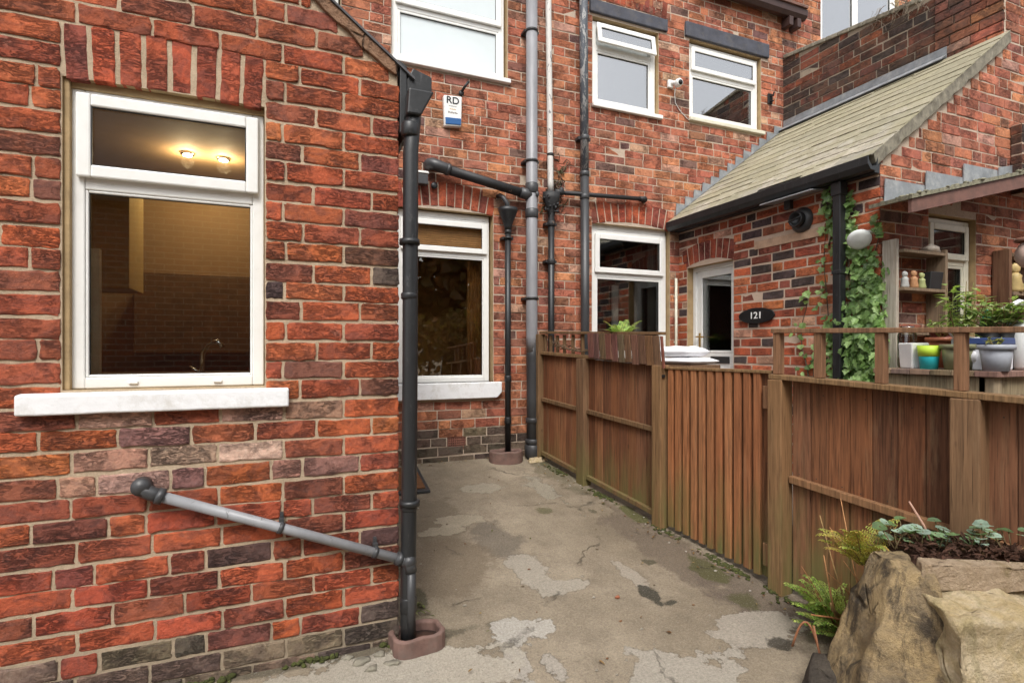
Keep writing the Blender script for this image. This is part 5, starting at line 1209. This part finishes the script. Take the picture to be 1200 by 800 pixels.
m = MB(); rock(m, [(2.07,4.60,.265),(2.30,4.63,.265),(2.31,4.72,.27),(2.09,4.72,.27),(2.10,4.63,.315),(2.27,4.65,.31),(2.28,4.70,.315),(2.11,4.70,.32)], 4, .012, 4)
obj('broken_stone', m, 'stoneY', label='yellowish broken stone at the foot of the thick soil pipe', cat='stone')
rnd = random.Random(17)
m = MB()
for i in range(220):                          # moss and crumbs where the extension meets the yard
    u = rnd.uniform(-.9,.46); v = VA-.008-abs(rnd.gauss(0,.012)); z = gz(u,v)+rnd.uniform(-.004,.012)
    if .5+noise.noise(Vector((u*5,0,0))) < .45: continue
    m.blobby((u,v,z), (rnd.uniform(.006,.02),rnd.uniform(.005,.012),rnd.uniform(.005,.016)), i, .4, 1)
obj('moss_strip', m, 'moss', kind='stuff')['label'] = 'dark green moss along the foot of the extension wall'
for i,(u,v,s_) in enumerate([(.30,2.40,.045),(.38,2.42,.03),(.33,2.34,.03),(.42,2.35,.04),(.25,2.44,.025),(.45,2.42,.028)]):
    m = MB(); m.blobby((u,v,gz(u,v)+.001), (s_*.8,s_*.6,.014), i+3, .45, 2); 
    obj('loose_stone', m, 'vergemort', label='grey flat stone chip at the foot of the extension corner', cat='stone', group='loose stone chips by the wall')
m = MB(); rnd = random.Random(23)
for i in range(90):
    u, v = rnd.uniform(.5,2.4), rnd.uniform(1.9,4.7); 
    if rnd.random() < .5: u = 2.25+.12*(4.8-v)-abs(rnd.gauss(0,.12))
    s_ = rnd.uniform(.003,.008); m.cur = rnd.choice([(.30,.27,.22),(.16,.12,.08),(.20,.10,.05),(.4,.37,.32)]); m.blobby((u,v,gz(u,v)+.004), (s_*rnd.uniform(1,1.8),s_,s_*.6), i, .4, 1)
obj('grit', m, 'ceramic', kind='stuff')['label'] = 'scattered grit and crumbs over the worn concrete'
m = MB(); m.cur = (.35,.13,.07); m.blobby((1.63,2.47,gz(1.63,2.47)+.008), (.014,.011,.009), 5, .4, 2); obj('pebble', m, 'ceramic', label='small orange-red pebble lying alone on the concrete', cat='stone')
m = MB(); rnd = random.Random(62)               # moss cushions along the fence foot
for i in range(230):
    t_ = rnd.choice([.45,1.0,1.1,1.72,2.2,2.3,2.62])+rnd.gauss(0,.07); p = FP(t_, .03+abs(rnd.gauss(0,.035)), 0); m.cur = (.07,.08,.02)
    m.blobby((p[0],p[1],gz(p[0],p[1])+.003), (rnd.uniform(.006,.022),rnd.uniform(.006,.018),rnd.uniform(.004,.009)), i, .5, 1)
obj('fence_moss', m, 'moss', kind='stuff')['label'] = 'patches of moss along the foot of the fence and gate'
m = MB(); rnd = random.Random(61)               # litter blown against the fence and walls
for i in range(150):
    q = rnd.random()
    if q < .6: t_ = rnd.uniform(.1,3.2); p = FP(t_, abs(rnd.gauss(0,.09))+.07, 0); u, v = p[0], p[1]
    elif q < .8: u, v = rnd.uniform(1.0,2.2), VB-.02-abs(rnd.gauss(0,.07))
    else: u, v = rnd.uniform(.5,2.2), rnd.uniform(2.0,4.6)
    m.cur = rnd.choice([(.16,.08,.035),(.10,.06,.03),(.24,.14,.05),(.30,.2,.08),(.12,.12,.04)]); leafmesh(m, (u,v,gz(u,v)+.012), (rnd.uniform(-1,1),rnd.uniform(-1,1),rnd.uniform(-.1,.2)), (rnd.uniform(-.3,.3),rnd.uniform(-.3,.3),1), rnd.uniform(.012,.035), rnd.uniform(.006,.018), .4)
obj('leaf_litter', m, 'leaf', recalc=False, kind='stuff')['label'] = 'dead leaf scraps blown along the fence foot and walls'
wd = thing('weed', 'small yellow-green weed at the foot of the black corner drainpipe', 'weed', (.62,2.66,.02)); m = MB(); rnd = random.Random(31)
for i in range(22): m.cur = greens(rnd, [(.14,.16,.05),(.25,.24,.12),(.10,.12,.04)]); leafmesh(m, (.60+rnd.uniform(-.06,.06),2.72+rnd.uniform(-.14,.14),.035), (rnd.uniform(-1,1),rnd.uniform(-1,1),rnd.uniform(.2,1)), (0,0,1), rnd.uniform(.025,.05), rnd.uniform(.012,.022), .2)
obj('leaves', m, 'leaf', wd, recalc=False)
vn = MB(); rnd = random.Random(41)           # dry vine in the fence top and on the tall wall
for i in range(9):
    t_ = rnd.uniform(.2,.4); p = []
    for k in range(8): f = k/7; p.append(FP(t_+f*rnd.uniform(.4,.5), .0+.03*sin(f*5+i), 1.315+.10*(1-f)**2*rnd.uniform(.3,1.2)+.012*sin(f*9+i)))
    vn.cur = (.13,.085,.05); vn.tube(p, rnd.uniform(.002,.0045), 5)
obj('dry_vine', vn, 'stem', label='dry brown vine twisted through the fence top rail', cat='vine')
vn = MB()
for i in range(46):
    p = [Vector((2.42+rnd.uniform(-.05,.14), VB-.012, 2.70+rnd.uniform(0,.5)))]
    for k in range(4): p.append(p[-1]+Vector((rnd.uniform(-.05,.05),rnd.uniform(-.012,.003),rnd.uniform(-.05,.06))))
    for q_ in p: q_.y = min(q_.y, VB-.01)
    vn.cur = rnd.choice([(.10,.075,.05),(.06,.05,.035),(.16,.12,.08),(.07,.075,.03)]); vn.tube(p, rnd.uniform(.002,.006), 5)
obj('dry_vine', vn, 'stem', label='dark roots and dead growth on the brick around the rusty hopper', cat='vine')
vn = MB()
for i in range(34):
    v0 = rnd.uniform(3.2,3.75); p0 = Vector(PW(v0, topW(v0)+.10, .03)); p = [p0]
    for k in range(5): p.append(p[-1]+Vector((-rnd.uniform(0,.02),rnd.uniform(-.05,.05),-rnd.uniform(.02,.07))))
    vn.cur = rnd.choice([(.2,.16,.11),(.14,.11,.08),(.24,.2,.15)]); vn.tube(p, rnd.uniform(.0012,.0028), 5)
obj('dry_vine', vn, 'stem', label='tangle of dead creeper hanging over the tall sooty wall', cat='vine')

# ------------------------------------------------------------------ parcels, shelf units, bench and pots behind the fence
def pillow(mb, c, sx, sy, h, rot, seed):
    n = 14; vs = []; o = Vector((seed,seed*2,0))
    for side in (1,-1):
        for j in range(n+1):
            for i in range(n+1):
                x = i/n*2-1; y = j/n*2-1; e = (1-abs(x)**6)*(1-abs(y)**6); k = noise.noise(Vector((x*2,y*2,side))+o)*.25
                X, Y = x*sx/2, y*sy/2; vs.append((c[0]+X*cos(rot)-Y*sin(rot), c[1]+X*sin(rot)+Y*cos(rot), c[2]+h/2+side*h/2*max(.12,e**.5)*(1+k*(side>0))))
    N = (n+1)**2; fs = []
    for j in range(n):
        for i in range(n):
            q = j*(n+1)+i; fs.append((q,q+1,q+n+2,q+n+1)); fs.append((N+q,N+q+n+1,N+q+n+2,N+q+1))
    b_ = [(i) for i in range(n+1)]+[j*(n+1)+n for j in range(1,n+1)]+[n*(n+1)+i for i in range(n-1,-1,-1)]+[j*(n+1) for j in range(n-1,0,-1)]
    for k in range(len(b_)): a1, a2 = b_[k], b_[(k+1)%len(b_)]; fs.append((a1,N+a1,N+a2,a2))
    mb.add(vs, fs, True)
m = MB(); m.cur = (.16,.09,.05)
bc = (2.93,3.50,0); rt = math.atan2(fd.y, fd.x)
m.frustum(bc[0],bc[1],.28,1.205,.21,.16,.22,.17,rt); obj('storage_box', m, 'woodold', label='brown timber storage box hidden behind the gate under the white bags', cat='box', bevel=.006)
m = MB(); pillow(m, (bc[0],bc[1],1.206), .42,.33,.055, rt, 1); obj('folded_bag', m, 'cloth', label='lower white padded bag lying flat behind the gate top', cat='bag')
m = MB(); pillow(m, (bc[0]-.01,bc[1]+.03,1.263), .36,.28,.085, rt+.12, 2); obj('folded_bag', m, 'cloth', label='upper white padded bag stacked on another behind the gate', cat='bag')
WDS = (.20,.145,.095)
sh = thing('shelf_unit', 'weathered wooden wall shelves with ornaments left of the cream window', 'shelf', (4.28,2.58,1.2))
m = MB(); m.cur = (.40,.36,.30); m.box(4.0,4.03,2.535,2.635,.9,2.11); obj('side_panel', m, 'woodold', sh, bevel=.003, label='whitewashed left side board')
m = MB(); m.cur = WDS; m.box(4.50,4.53,2.50,2.635,.9,2.06); obj('side_panel', m, 'woodold', sh, bevel=.003)
for z in (2.035,1.765,1.45): m = MB(); m.cur = WDS; m.box(4.031,4.499,2.50,2.635,z-.022,z); obj('shelf', m, 'woodold', sh, bevel=.002)
def lump(name, label, cat, c, r, col, seed, mat='ceramic', group=None, sub=2):
    m = MB(); m.cur = col; m.blobby((c[0],c[1],c[2]+r[2]*.92), r, seed, .3, sub); obj(name, m, mat, label=label, cat=cat, group=group)
lump('shell', 'pale curled shell on the top board of the left shelves', 'ornament', (4.42,2.55,2.036), (.075,.05,.032), (.52,.46,.38), 3)
def figurine(label, x, y, z, h, col):
    t = thing('figurine', label, 'ornament', (x,y,z), 'ornaments on the shelves'); m = MB(); m.cur = col
    m.lathe([(h*.22,z),(h*.24,z+h*.1),(h*.18,z+h*.45),(h*.2,z+h*.55),(h*.1,z+h*.66)], x, y, 14); obj('body', m, 'ceramic', t)
    m = MB(); m.cur = tuple(min(.8,c*1.15) for c in col); m.blobby((x,y,z+h*.8), (h*.17,h*.16,h*.19), 2, .15, 2); obj('head', m, 'ceramic', t)
figurine('grey-white figurine at the left end of the middle shelf', 4.10,2.54,1.766,.12,(.42,.42,.40))
figurine('small orange-brown figurine second on the middle shelf', 4.20,2.54,1.766,.13,(.42,.22,.11))
figurine('green and cream figurine beside the dark box on the shelf', 4.29,2.54,1.766,.12,(.33,.36,.16))
m = MB(); m.hexa([(4.35,2.52,1.766),(4.47,2.51,1.766),(4.47,2.60,1.766),(4.35,2.60,1.766),(4.36,2.515,1.895),(4.49,2.505,1.895),(4.49,2.58,1.895),(4.36,2.58,1.895)]); obj('box', m, 'seal', label='small black box leaning on the middle shelf', cat='box', bevel=.004)
s2 = thing('shelf_unit', 'dark wooden box shelves at the right edge beyond the cream window', 'shelf', (5.6,2.56,1.2))
for x0,x1,c in ((5.36,5.40,(.16,.085,.05)),(5.90,5.94,WDS)): m = MB(); m.cur = c; m.box(x0,x1,2.52,2.635,1.15,2.13); obj('side_panel', m, 'woodold', s2, bevel=.003)
m = MB(); m.cur = (.10,.06,.04); m.box(5.401,5.899,2.615,2.633,1.15,2.10); obj('back_panel', m, 'woodold', s2)
for z in (2.10,1.79,1.48): m = MB(); m.cur = WDS; m.box(5.401,5.899,2.51,2.614,z-.03,z); obj('shelf', m, 'woodold', s2, bevel=.003)
figurine('tall cream figurine on the right hand dark shelves', 5.50,2.55,1.791,.24,(.48,.36,.16))
lump('bowl', 'small yellow-green bowl beside the cream figurine', 'ornament', (5.66,2.56,1.791), (.06,.05,.045), (.34,.30,.12), 5)
t = thing('lantern', 'round pinkish lantern hanging at the right edge under the canopy', 'lantern', (5.13,2.30,1.9)); m = MB(); m.cur = (.45,.33,.28); m.blobby((5.13,2.30,2.035), (.075,.075,.10), 1, .06, 3); obj('shade', m, 'ceramic', t)
m = MB(); m.cur = (.2,.1,.07); m.lathe([(.02,2.155),(.065,2.16),(.08,2.135),(.07,2.13),(.02,2.165)], 5.13, 2.30, 20); m.tube([(5.13,2.30,2.20),(5.13,2.30,2.28),(5.13,2.30,cz(5.13)-.13)], .005, 6); obj('cap', m, 'stem', t)
bn = thing('potting_bench', 'weathered grey timber potting bench crowded with pots behind the fence', 'table', (4.1,2.1,.28))
m = MB(); 
for i in range(6): m.cur = tuple(c*R(.8,1.2) for c in (.23,.17,.11)); m.box(3.63,4.62,1.76+i*.116,1.76+i*.116+.112,1.168,1.20)
obj('tabletop', m, 'woodold', bn, bevel=.003)
m = MB(); m.cur = (.26,.21,.13); m.box(3.66,3.69,1.83,2.40,1.06,1.167); m.box(3.69,4.56,1.80,1.83,1.06,1.167); obj('apron', m, 'woodold', bn, bevel=.003)
for x,y in ((3.66,1.79),(4.5,1.79),(3.66,2.36),(4.5,2.36)): m = MB(); m.cur = (.30,.24,.16); m.box(x,x+.075,y,y+.075,.28,1.06 if (x,y) != (3.66,1.79) else 1.167); obj('leg', m, 'woodold', bn, bevel=.004)
ZT = 1.201
def pot(name, label, x, y, z, h, r0, r1, col, rim=.0, mat='paint', cat='pot', sq=False, band=None):
    t = thing(name, label, cat, (x,y,z)); m = MB(); m.cur = col
    if sq:
        m.frustum(x,y,z,z+h,r0,r0,r1,r1,-.35); obj('body', m, mat, t, bevel=.008)
        if rim: m = MB(); m.cur = tuple(c*.9 for c in col); m.frustum(x,y,z+h-.02,z+h+.003,r1+rim,r1+rim,r1+rim,r1+rim,-.35); obj('rim', m, mat, t, bevel=.004)
    else:
        m.lathe([(r0,z),(r1,z+h),(r1+rim,z+h) if rim else (r1,z+h),(r1+rim,z+h-.018) if rim else (r1,z+h),][:2]+[(r1-.006,z+h),(r1-.012,z+h-.03),(.01,z+h-.03)], x, y, 22); obj('body', m, mat, t)
        if rim: m = MB(); m.cur = tuple(c*.92 for c in col); m.lathe([(r1,z+h-.025),(r1+rim,z+h-.024),(r1+rim,z+h+.004),(r1-.004,z+h+.004)], x, y, 22); obj('rim', m, mat, t)
    if band: m = MB(); m.cur = band; zz = z+h*.55; rr = r0+(r1-r0)*.55; m.lathe([(rr+.002,zz),(r1+.003,z+h+.002),(r1-.004,z+h+.002)], x, y, 22); obj('band', m, mat, t)
    s_ = MB(); s_.lathe([(.001,z+h-.016),(r1*.86,z+h-.018),(r1*.86,z+h-.028)], x, y, 16)
    if cat == 'pot': obj('soil', s_, 'soil', t)
    return t
pot('square_pot', 'white square pot at the left end of the bench', 3.76, 2.275, ZT, .165, .052, .060, (.74,.74,.72), sq=True)
pot('cup', 'turquoise plastic cup with a lime green rim on the bench', 3.72, 2.16, ZT, .145, .046, .060, (.03,.42,.47), cat='cup', band=(.48,.68,.06))
lv = pot('plant_pot', 'olive green plant pot with a rim holding the tallest leafy plant', 3.76, 2.02, ZT, .15, .068, .085, (.19,.19,.105), rim=.008)
pot('plant_pot', 'grey plastic plant pot at the front corner of the bench', 3.70, 1.80, ZT, .145, .058, .078, (.34,.36,.40), rim=.008)
t = thing('storage_tub', 'white tub with a blue lid behind the grey pot', 'tub', (3.86,1.90,ZT)); m = MB(); m.cur = (.72,.74,.78); m.frustum(3.86,1.90,ZT,ZT+.15,.085,.07,.09,.075,.1); obj('body', m, 'paint', t, bevel=.01)
m = MB(); m.cur = (.035,.06,.17); m.frustum(3.86,1.90,ZT+.151,ZT+.19,.095,.08,.093,.078,.1); obj('lid', m, 'paint', t, bevel=.006)
pot('square_pot', 'small cream square pot behind the white pot', 3.95, 2.38, ZT, .11, .045, .05, (.55,.50,.40), sq=True)
for (x,y,lb) in ((3.95,1.965,'left black nursery pot holding a small plant'),(4.02,1.92,'right black nursery pot holding a small plant')): pot('nursery_pot', lb, x, y, ZT, .235, .05, .06, (.015,.015,.016))
pot('terracotta_pot', 'orange terracotta pot standing behind the cup', 4.10, 2.30, ZT, .20, .06, .085, (.33,.11,.055), rim=.01, mat='ceramic')
pot('terracotta_pot', 'dark red pot tucked beside the left shelves', 4.22, 2.36, ZT, .25, .05, .07, (.22,.06,.045), rim=.008, mat='ceramic')
t = thing('glass_jar', 'clear glass jar standing behind the white square pot', 'jar', (3.98,2.28,ZT)); m = MB(); m.lathe([(.05,ZT+.11),(.055,ZT+.13),(.055,ZT+.26),(.04,ZT+.29),(.042,ZT+.31)], 3.98,2.47,20); m.lathe([(.05,ZT),(.055,ZT+.02),(.055,ZT+.22),(.04,ZT+.26),(.042,ZT+.28)], 3.90,2.37,20); m2 = MB(); m2.lathe([(.05,ZT),(.055,ZT+.02),(.055,ZT+.22),(.04,ZT+.26),(.042,ZT+.28)], 3.90,2.47 if False else 2.40,20); obj('jar', m2, 'glass', t)
wc = thing('watering_can', 'white plastic watering can at the right end of the bench', 'watering can', (4.12,1.90,ZT)); m = MB(); m.cur = (.74,.75,.74)
m.lathe([(.10,ZT),(.12,ZT+.02),(.125,ZT+.2),(.105,ZT+.27),(.05,ZT+.30)], 4.14,1.86,24, ex=.85); obj('body', m, 'paint', wc)
m = MB(); m.cur = (.74,.75,.74); m.tube([(4.05,1.90,ZT+.27),(4.03,1.92,ZT+.37),(4.10,1.88,ZT+.41),(4.20,1.82,ZT+.38),(4.27,1.79,ZT+.22)], .017, 12); obj('handle', m, 'paint', wc)
m = MB(); m.cur = (.74,.75,.74); m.tube([(4.20,1.80,ZT+.06),(4.34,1.70,ZT+.20),(4.42,1.64,ZT+.34)], [.03,.022,.018], 12); obj('spout', m, 'paint', wc)
m = MB(); m.cur = (.02,.25,.18); m.lathe([(.03,ZT),(.033,ZT+.02),(.033,ZT+.30),(.014,ZT+.34),(.014,ZT+.37)], 4.05,2.02,16); m_ = obj('bottle', m, 'paint', label='green topped plastic bottle behind the watering can', cat='bottle')
m = MB(); m.cur = (.55,.57,.58); m.tube([(3.98,2.16,ZT+.19),(4.02,2.06,ZT+.27),(3.90,2.22,ZT+.24)], .012, 8); 
t = thing('trowel', 'grey garden scoop leaning among the pots', 'trowel', (3.93,2.12,ZT)); m = MB(); m.cur = (.5,.52,.52); m.frustum(3.93,2.14,ZT,ZT+.19,.012,.008,.012,.008,.3); obj('handle', m, 'paint', t); m = MB(); m.cur = (.6,.62,.62); m.hexa([(3.90,2.10,ZT+.19),(3.95,2.15,ZT+.19),(3.95,2.155,ZT+.195),(3.90,2.105,ZT+.195),(3.88,2.17,ZT+.27),(3.93,2.20,ZT+.27),(3.93,2.205,ZT+.275),(3.88,2.175,ZT+.275)]); obj('blade', m, 'paint', t)
def bush(name, label, base, h, r, nst, nl, pal, seed, ls=.05):
    t = thing(name, label, 'plant', base); mb = MB(); st = MB(); rnd = random.Random(seed)
    for i in range(nst):
        a = rnd.uniform(0,6.28); e = Vector(base)+Vector((cos(a)*r*rnd.random(), sin(a)*r*rnd.random(), h*rnd.uniform(.55,1))); m_ = Vector(base).lerp(e,.5)+Vector((cos(a),sin(a),.5))*.02
        st.cur = greens(rnd, [(.16,.18,.05),(.2,.15,.06)]); st.tube([base,m_,e], [.004,.003,.0018], 5)
        for k in range(nl):
            f = rnd.uniform(.35,1.02); p = (Vector(base).lerp(m_,f*2) if f < .5 else m_.lerp(e,f*2-1)); aa = rnd.uniform(0,6.28)
            mb.cur = greens(rnd, pal); leafmesh(mb, p, (cos(aa),sin(aa),rnd.uniform(-.3,.6)), (0,0,1), ls*rnd.uniform(.6,1.2), ls*.45, .2)
    obj('leaves', mb, 'leaf', t, recalc=False); obj('stems', st, 'stem', t)
BU = [(.26,.36,.11),(.33,.43,.15),(.18,.28,.08),(.38,.46,.2)]
bush('leafy_plant', 'tall light green leafy plant growing from the olive pot', (3.76,2.02,ZT+.13),   .40, .17, 15, 11, BU, 51, .075)
bush('leafy_plant', 'spreading green plant in the left black nursery pot', (3.95,1.965,ZT+.22), .22, .2, 13, 10, BU, 52, .075)
bush('leafy_plant', 'bushy green plant in the right black nursery pot by the watering can', (4.02,1.92,ZT+.22), .2, .18, 12, 10, BU, 53, .07)
bush('leafy_plant', 'small seedling with narrow leaves in the terracotta pot', (4.10,2.30,ZT+.19), .18, .1, 10, 9, BU, 54, .05)
bush('trailing_plant', 'yellowing sprig hanging over the grey pot rim', (3.70,1.80,ZT+.13), .07, .09, 5, 5, [(.30,.28,.08),(.2,.2,.06)], 55, .045)
lump('plastic_bag', 'crumpled white plastic bag lying beneath the nursery plants', 'bag', (3.83,2.0,ZT+.0), (.09,.07,.10), (.72,.73,.75), 8, 'paint', None, 3)

# ------------------------------------------------------------------ behind the camera: what the windows reflect
op = thing('opposite_house', 'brick house with slate roof behind the viewer, seen only in window reflections', 'house', (-2.5,-6,0))
m = MB(); m.box(-7.5,1.6,-11,-4.2,-.2,3.5); obj('wall', m, 'opp', op)
m = MB(); m.hexa([(-7.6,-4.0,3.4),(1.8,-4.0,3.4),(1.8,-7.4,7.2),(-7.6,-7.4,7.2),(-7.6,-4.0,3.5),(1.8,-4.0,3.5),(1.8,-7.4,7.3),(-7.6,-7.4,7.3)]); m.hexa([(-7.6,-7.4,7.2),(1.8,-7.4,7.2),(1.8,-11.2,3.4),(-7.6,-11.2,3.4),(-7.6,-7.4,7.3),(1.8,-7.4,7.3),(1.8,-11.2,3.5),(-7.6,-11.2,3.5)]); obj('roof', m, 'darkslate', op)
PO_ = lambda a,b,d: (a,-4.2+d,b)
tr_ = thing('tree', 'leafy tree behind the viewer, seen only in window reflections', 'tree', (5,-8,-.1)); rnd = random.Random(78); m = MB()
for i in range(5200):
    d = rv(rnd); d = d*(.75+.35*noise.noise(d*2.2))
    m.cur = greens(rnd, [(.2,.16,.05),(.30,.2,.08),(.14,.12,.04),(.34,.2,.09)]); leafmesh(m, (5.4+d.x*4.2,-8+d.y*1.8,3.9+d.z*3.3), rv(rnd), rv(rnd), .42, .34, .2)
obj('crown', m, 'leaf', tr_, recalc=False)
m = MB(); m.tube([(5,-8,-.2),(5.1,-8,1.5),(5.3,-8,3.6),(5.2,-7.8,6)], [.24,.19,.13,.04], 10); m.tube([(5.15,-8,2.0),(6.6,-7.8,3.4),(8.0,-7.9,4.4)], [.12,.08,.03], 8); m.tube([(5.15,-8,1.8),(3.9,-8.1,3.2),(2.6,-8,4.4)], [.12,.08,.03], 8); obj('trunk', m, 'bark', tr_)
gw_ = MB(); gw_.box(6.0,6.2,-3,2.4,-.2,2.5); obj('garden_wall', gw_, 'opp', label='brick garden wall beyond the right edge, seen only reflected in the cream window', cat='wall')  # added out of view to block the sky reflected in the cream window
hd = thing('hedge', 'garden hedge behind the viewer, seen only in window reflections', 'hedge', (4.5,-4,0)); rnd = random.Random(77)
m = MB()
for i in range(2600):
    p = Vector((rnd.uniform(1.6,8.0), -4.2+rnd.gauss(0,.45), 0)); hh = 2.2+.9*noise.noise(Vector((p.x*.8,0,3))); p.z = rnd.random()**.7*hh
    m.cur = greens(rnd, [(.26,.2,.06),(.36,.24,.09),(.18,.15,.045),(.40,.22,.09)]); leafmesh(m, p, rv(rnd), rv(rnd), .17, .12, .2)
obj('foliage', m, 'leaf', hd, recalc=False)
m = MB()
for x in (2.2,3.4,4.6,5.8,7.0): m.tube([(x,-4.2,-.15),(x+.1,-4.25,1.0),(x,-4.2,2.0)], [.05,.04,.02], 8)
obj('stems', m, 'bark', hd)

# ------------------------------------------------------------------ camera, sky, sun
cam = bpy.data.cameras.new('camera'); co = bpy.data.objects.new('camera', cam); COL.objects.link(co)
co.location = (0,0,1.32); co.rotation_euler = (pi/2,0,radians(-22.5)); cam.sensor_width = 36; cam.lens = 19.2; cam.shift_y = 10/1200; cam.clip_start = .02; cam.clip_end = 500
scn.camera = co
wd_ = bpy.data.worlds.new('World'); scn.world = wd_; wd_.use_nodes = True; nt = wd_.node_tree; nt.nodes.clear(); b = NB(nt)
sk = b.n('ShaderNodeTexSky', sky_type='NISHITA'); sk.sun_disc = False
SE, SA = radians(52), radians(205)           # elevation; azimuth measured from +y towards +x
sk.sun_elevation = SE; sk.sun_rotation = SA; sk.air_density = 1.; sk.dust_density = 4.; sk.ozone_density = 1.
hs = b.n('ShaderNodeHueSaturation'); hs.inputs['Saturation'].default_value = .22; b.l(sk.outputs[0], hs.inputs['Color'])
bg = b.n('ShaderNodeBackground'); bg.inputs[1].default_value = .15; b.l(hs.outputs[0], bg.inputs[0]); ow = b.n('ShaderNodeOutputWorld'); b.l(bg.outputs[0], ow.inputs[0])
sl_ = bpy.data.lights.new('sun', 'SUN'); sl_.energy = 1.05; sl_.angle = radians(16); sl_.color = (1,.95,.88); so = bpy.data.objects.new('sun', sl_); COL.objects.link(so)
sd = Vector((sin(SA)*cos(SE), cos(SA)*cos(SE), sin(SE))); so.rotation_euler = sd.to_track_quat('Z','Y').to_euler(); so.location = sd*30
vs_ = scn.view_settings; vs_.view_transform = 'Standard'; vs_.look = 'None'; vs_.exposure = .8; vs_.gamma = 1; vs_.use_curve_mapping = False
scn.cycles.max_bounces = 8; scn.cycles.transparent_max_bounces = 16; scn.cycles.use_denoising = True
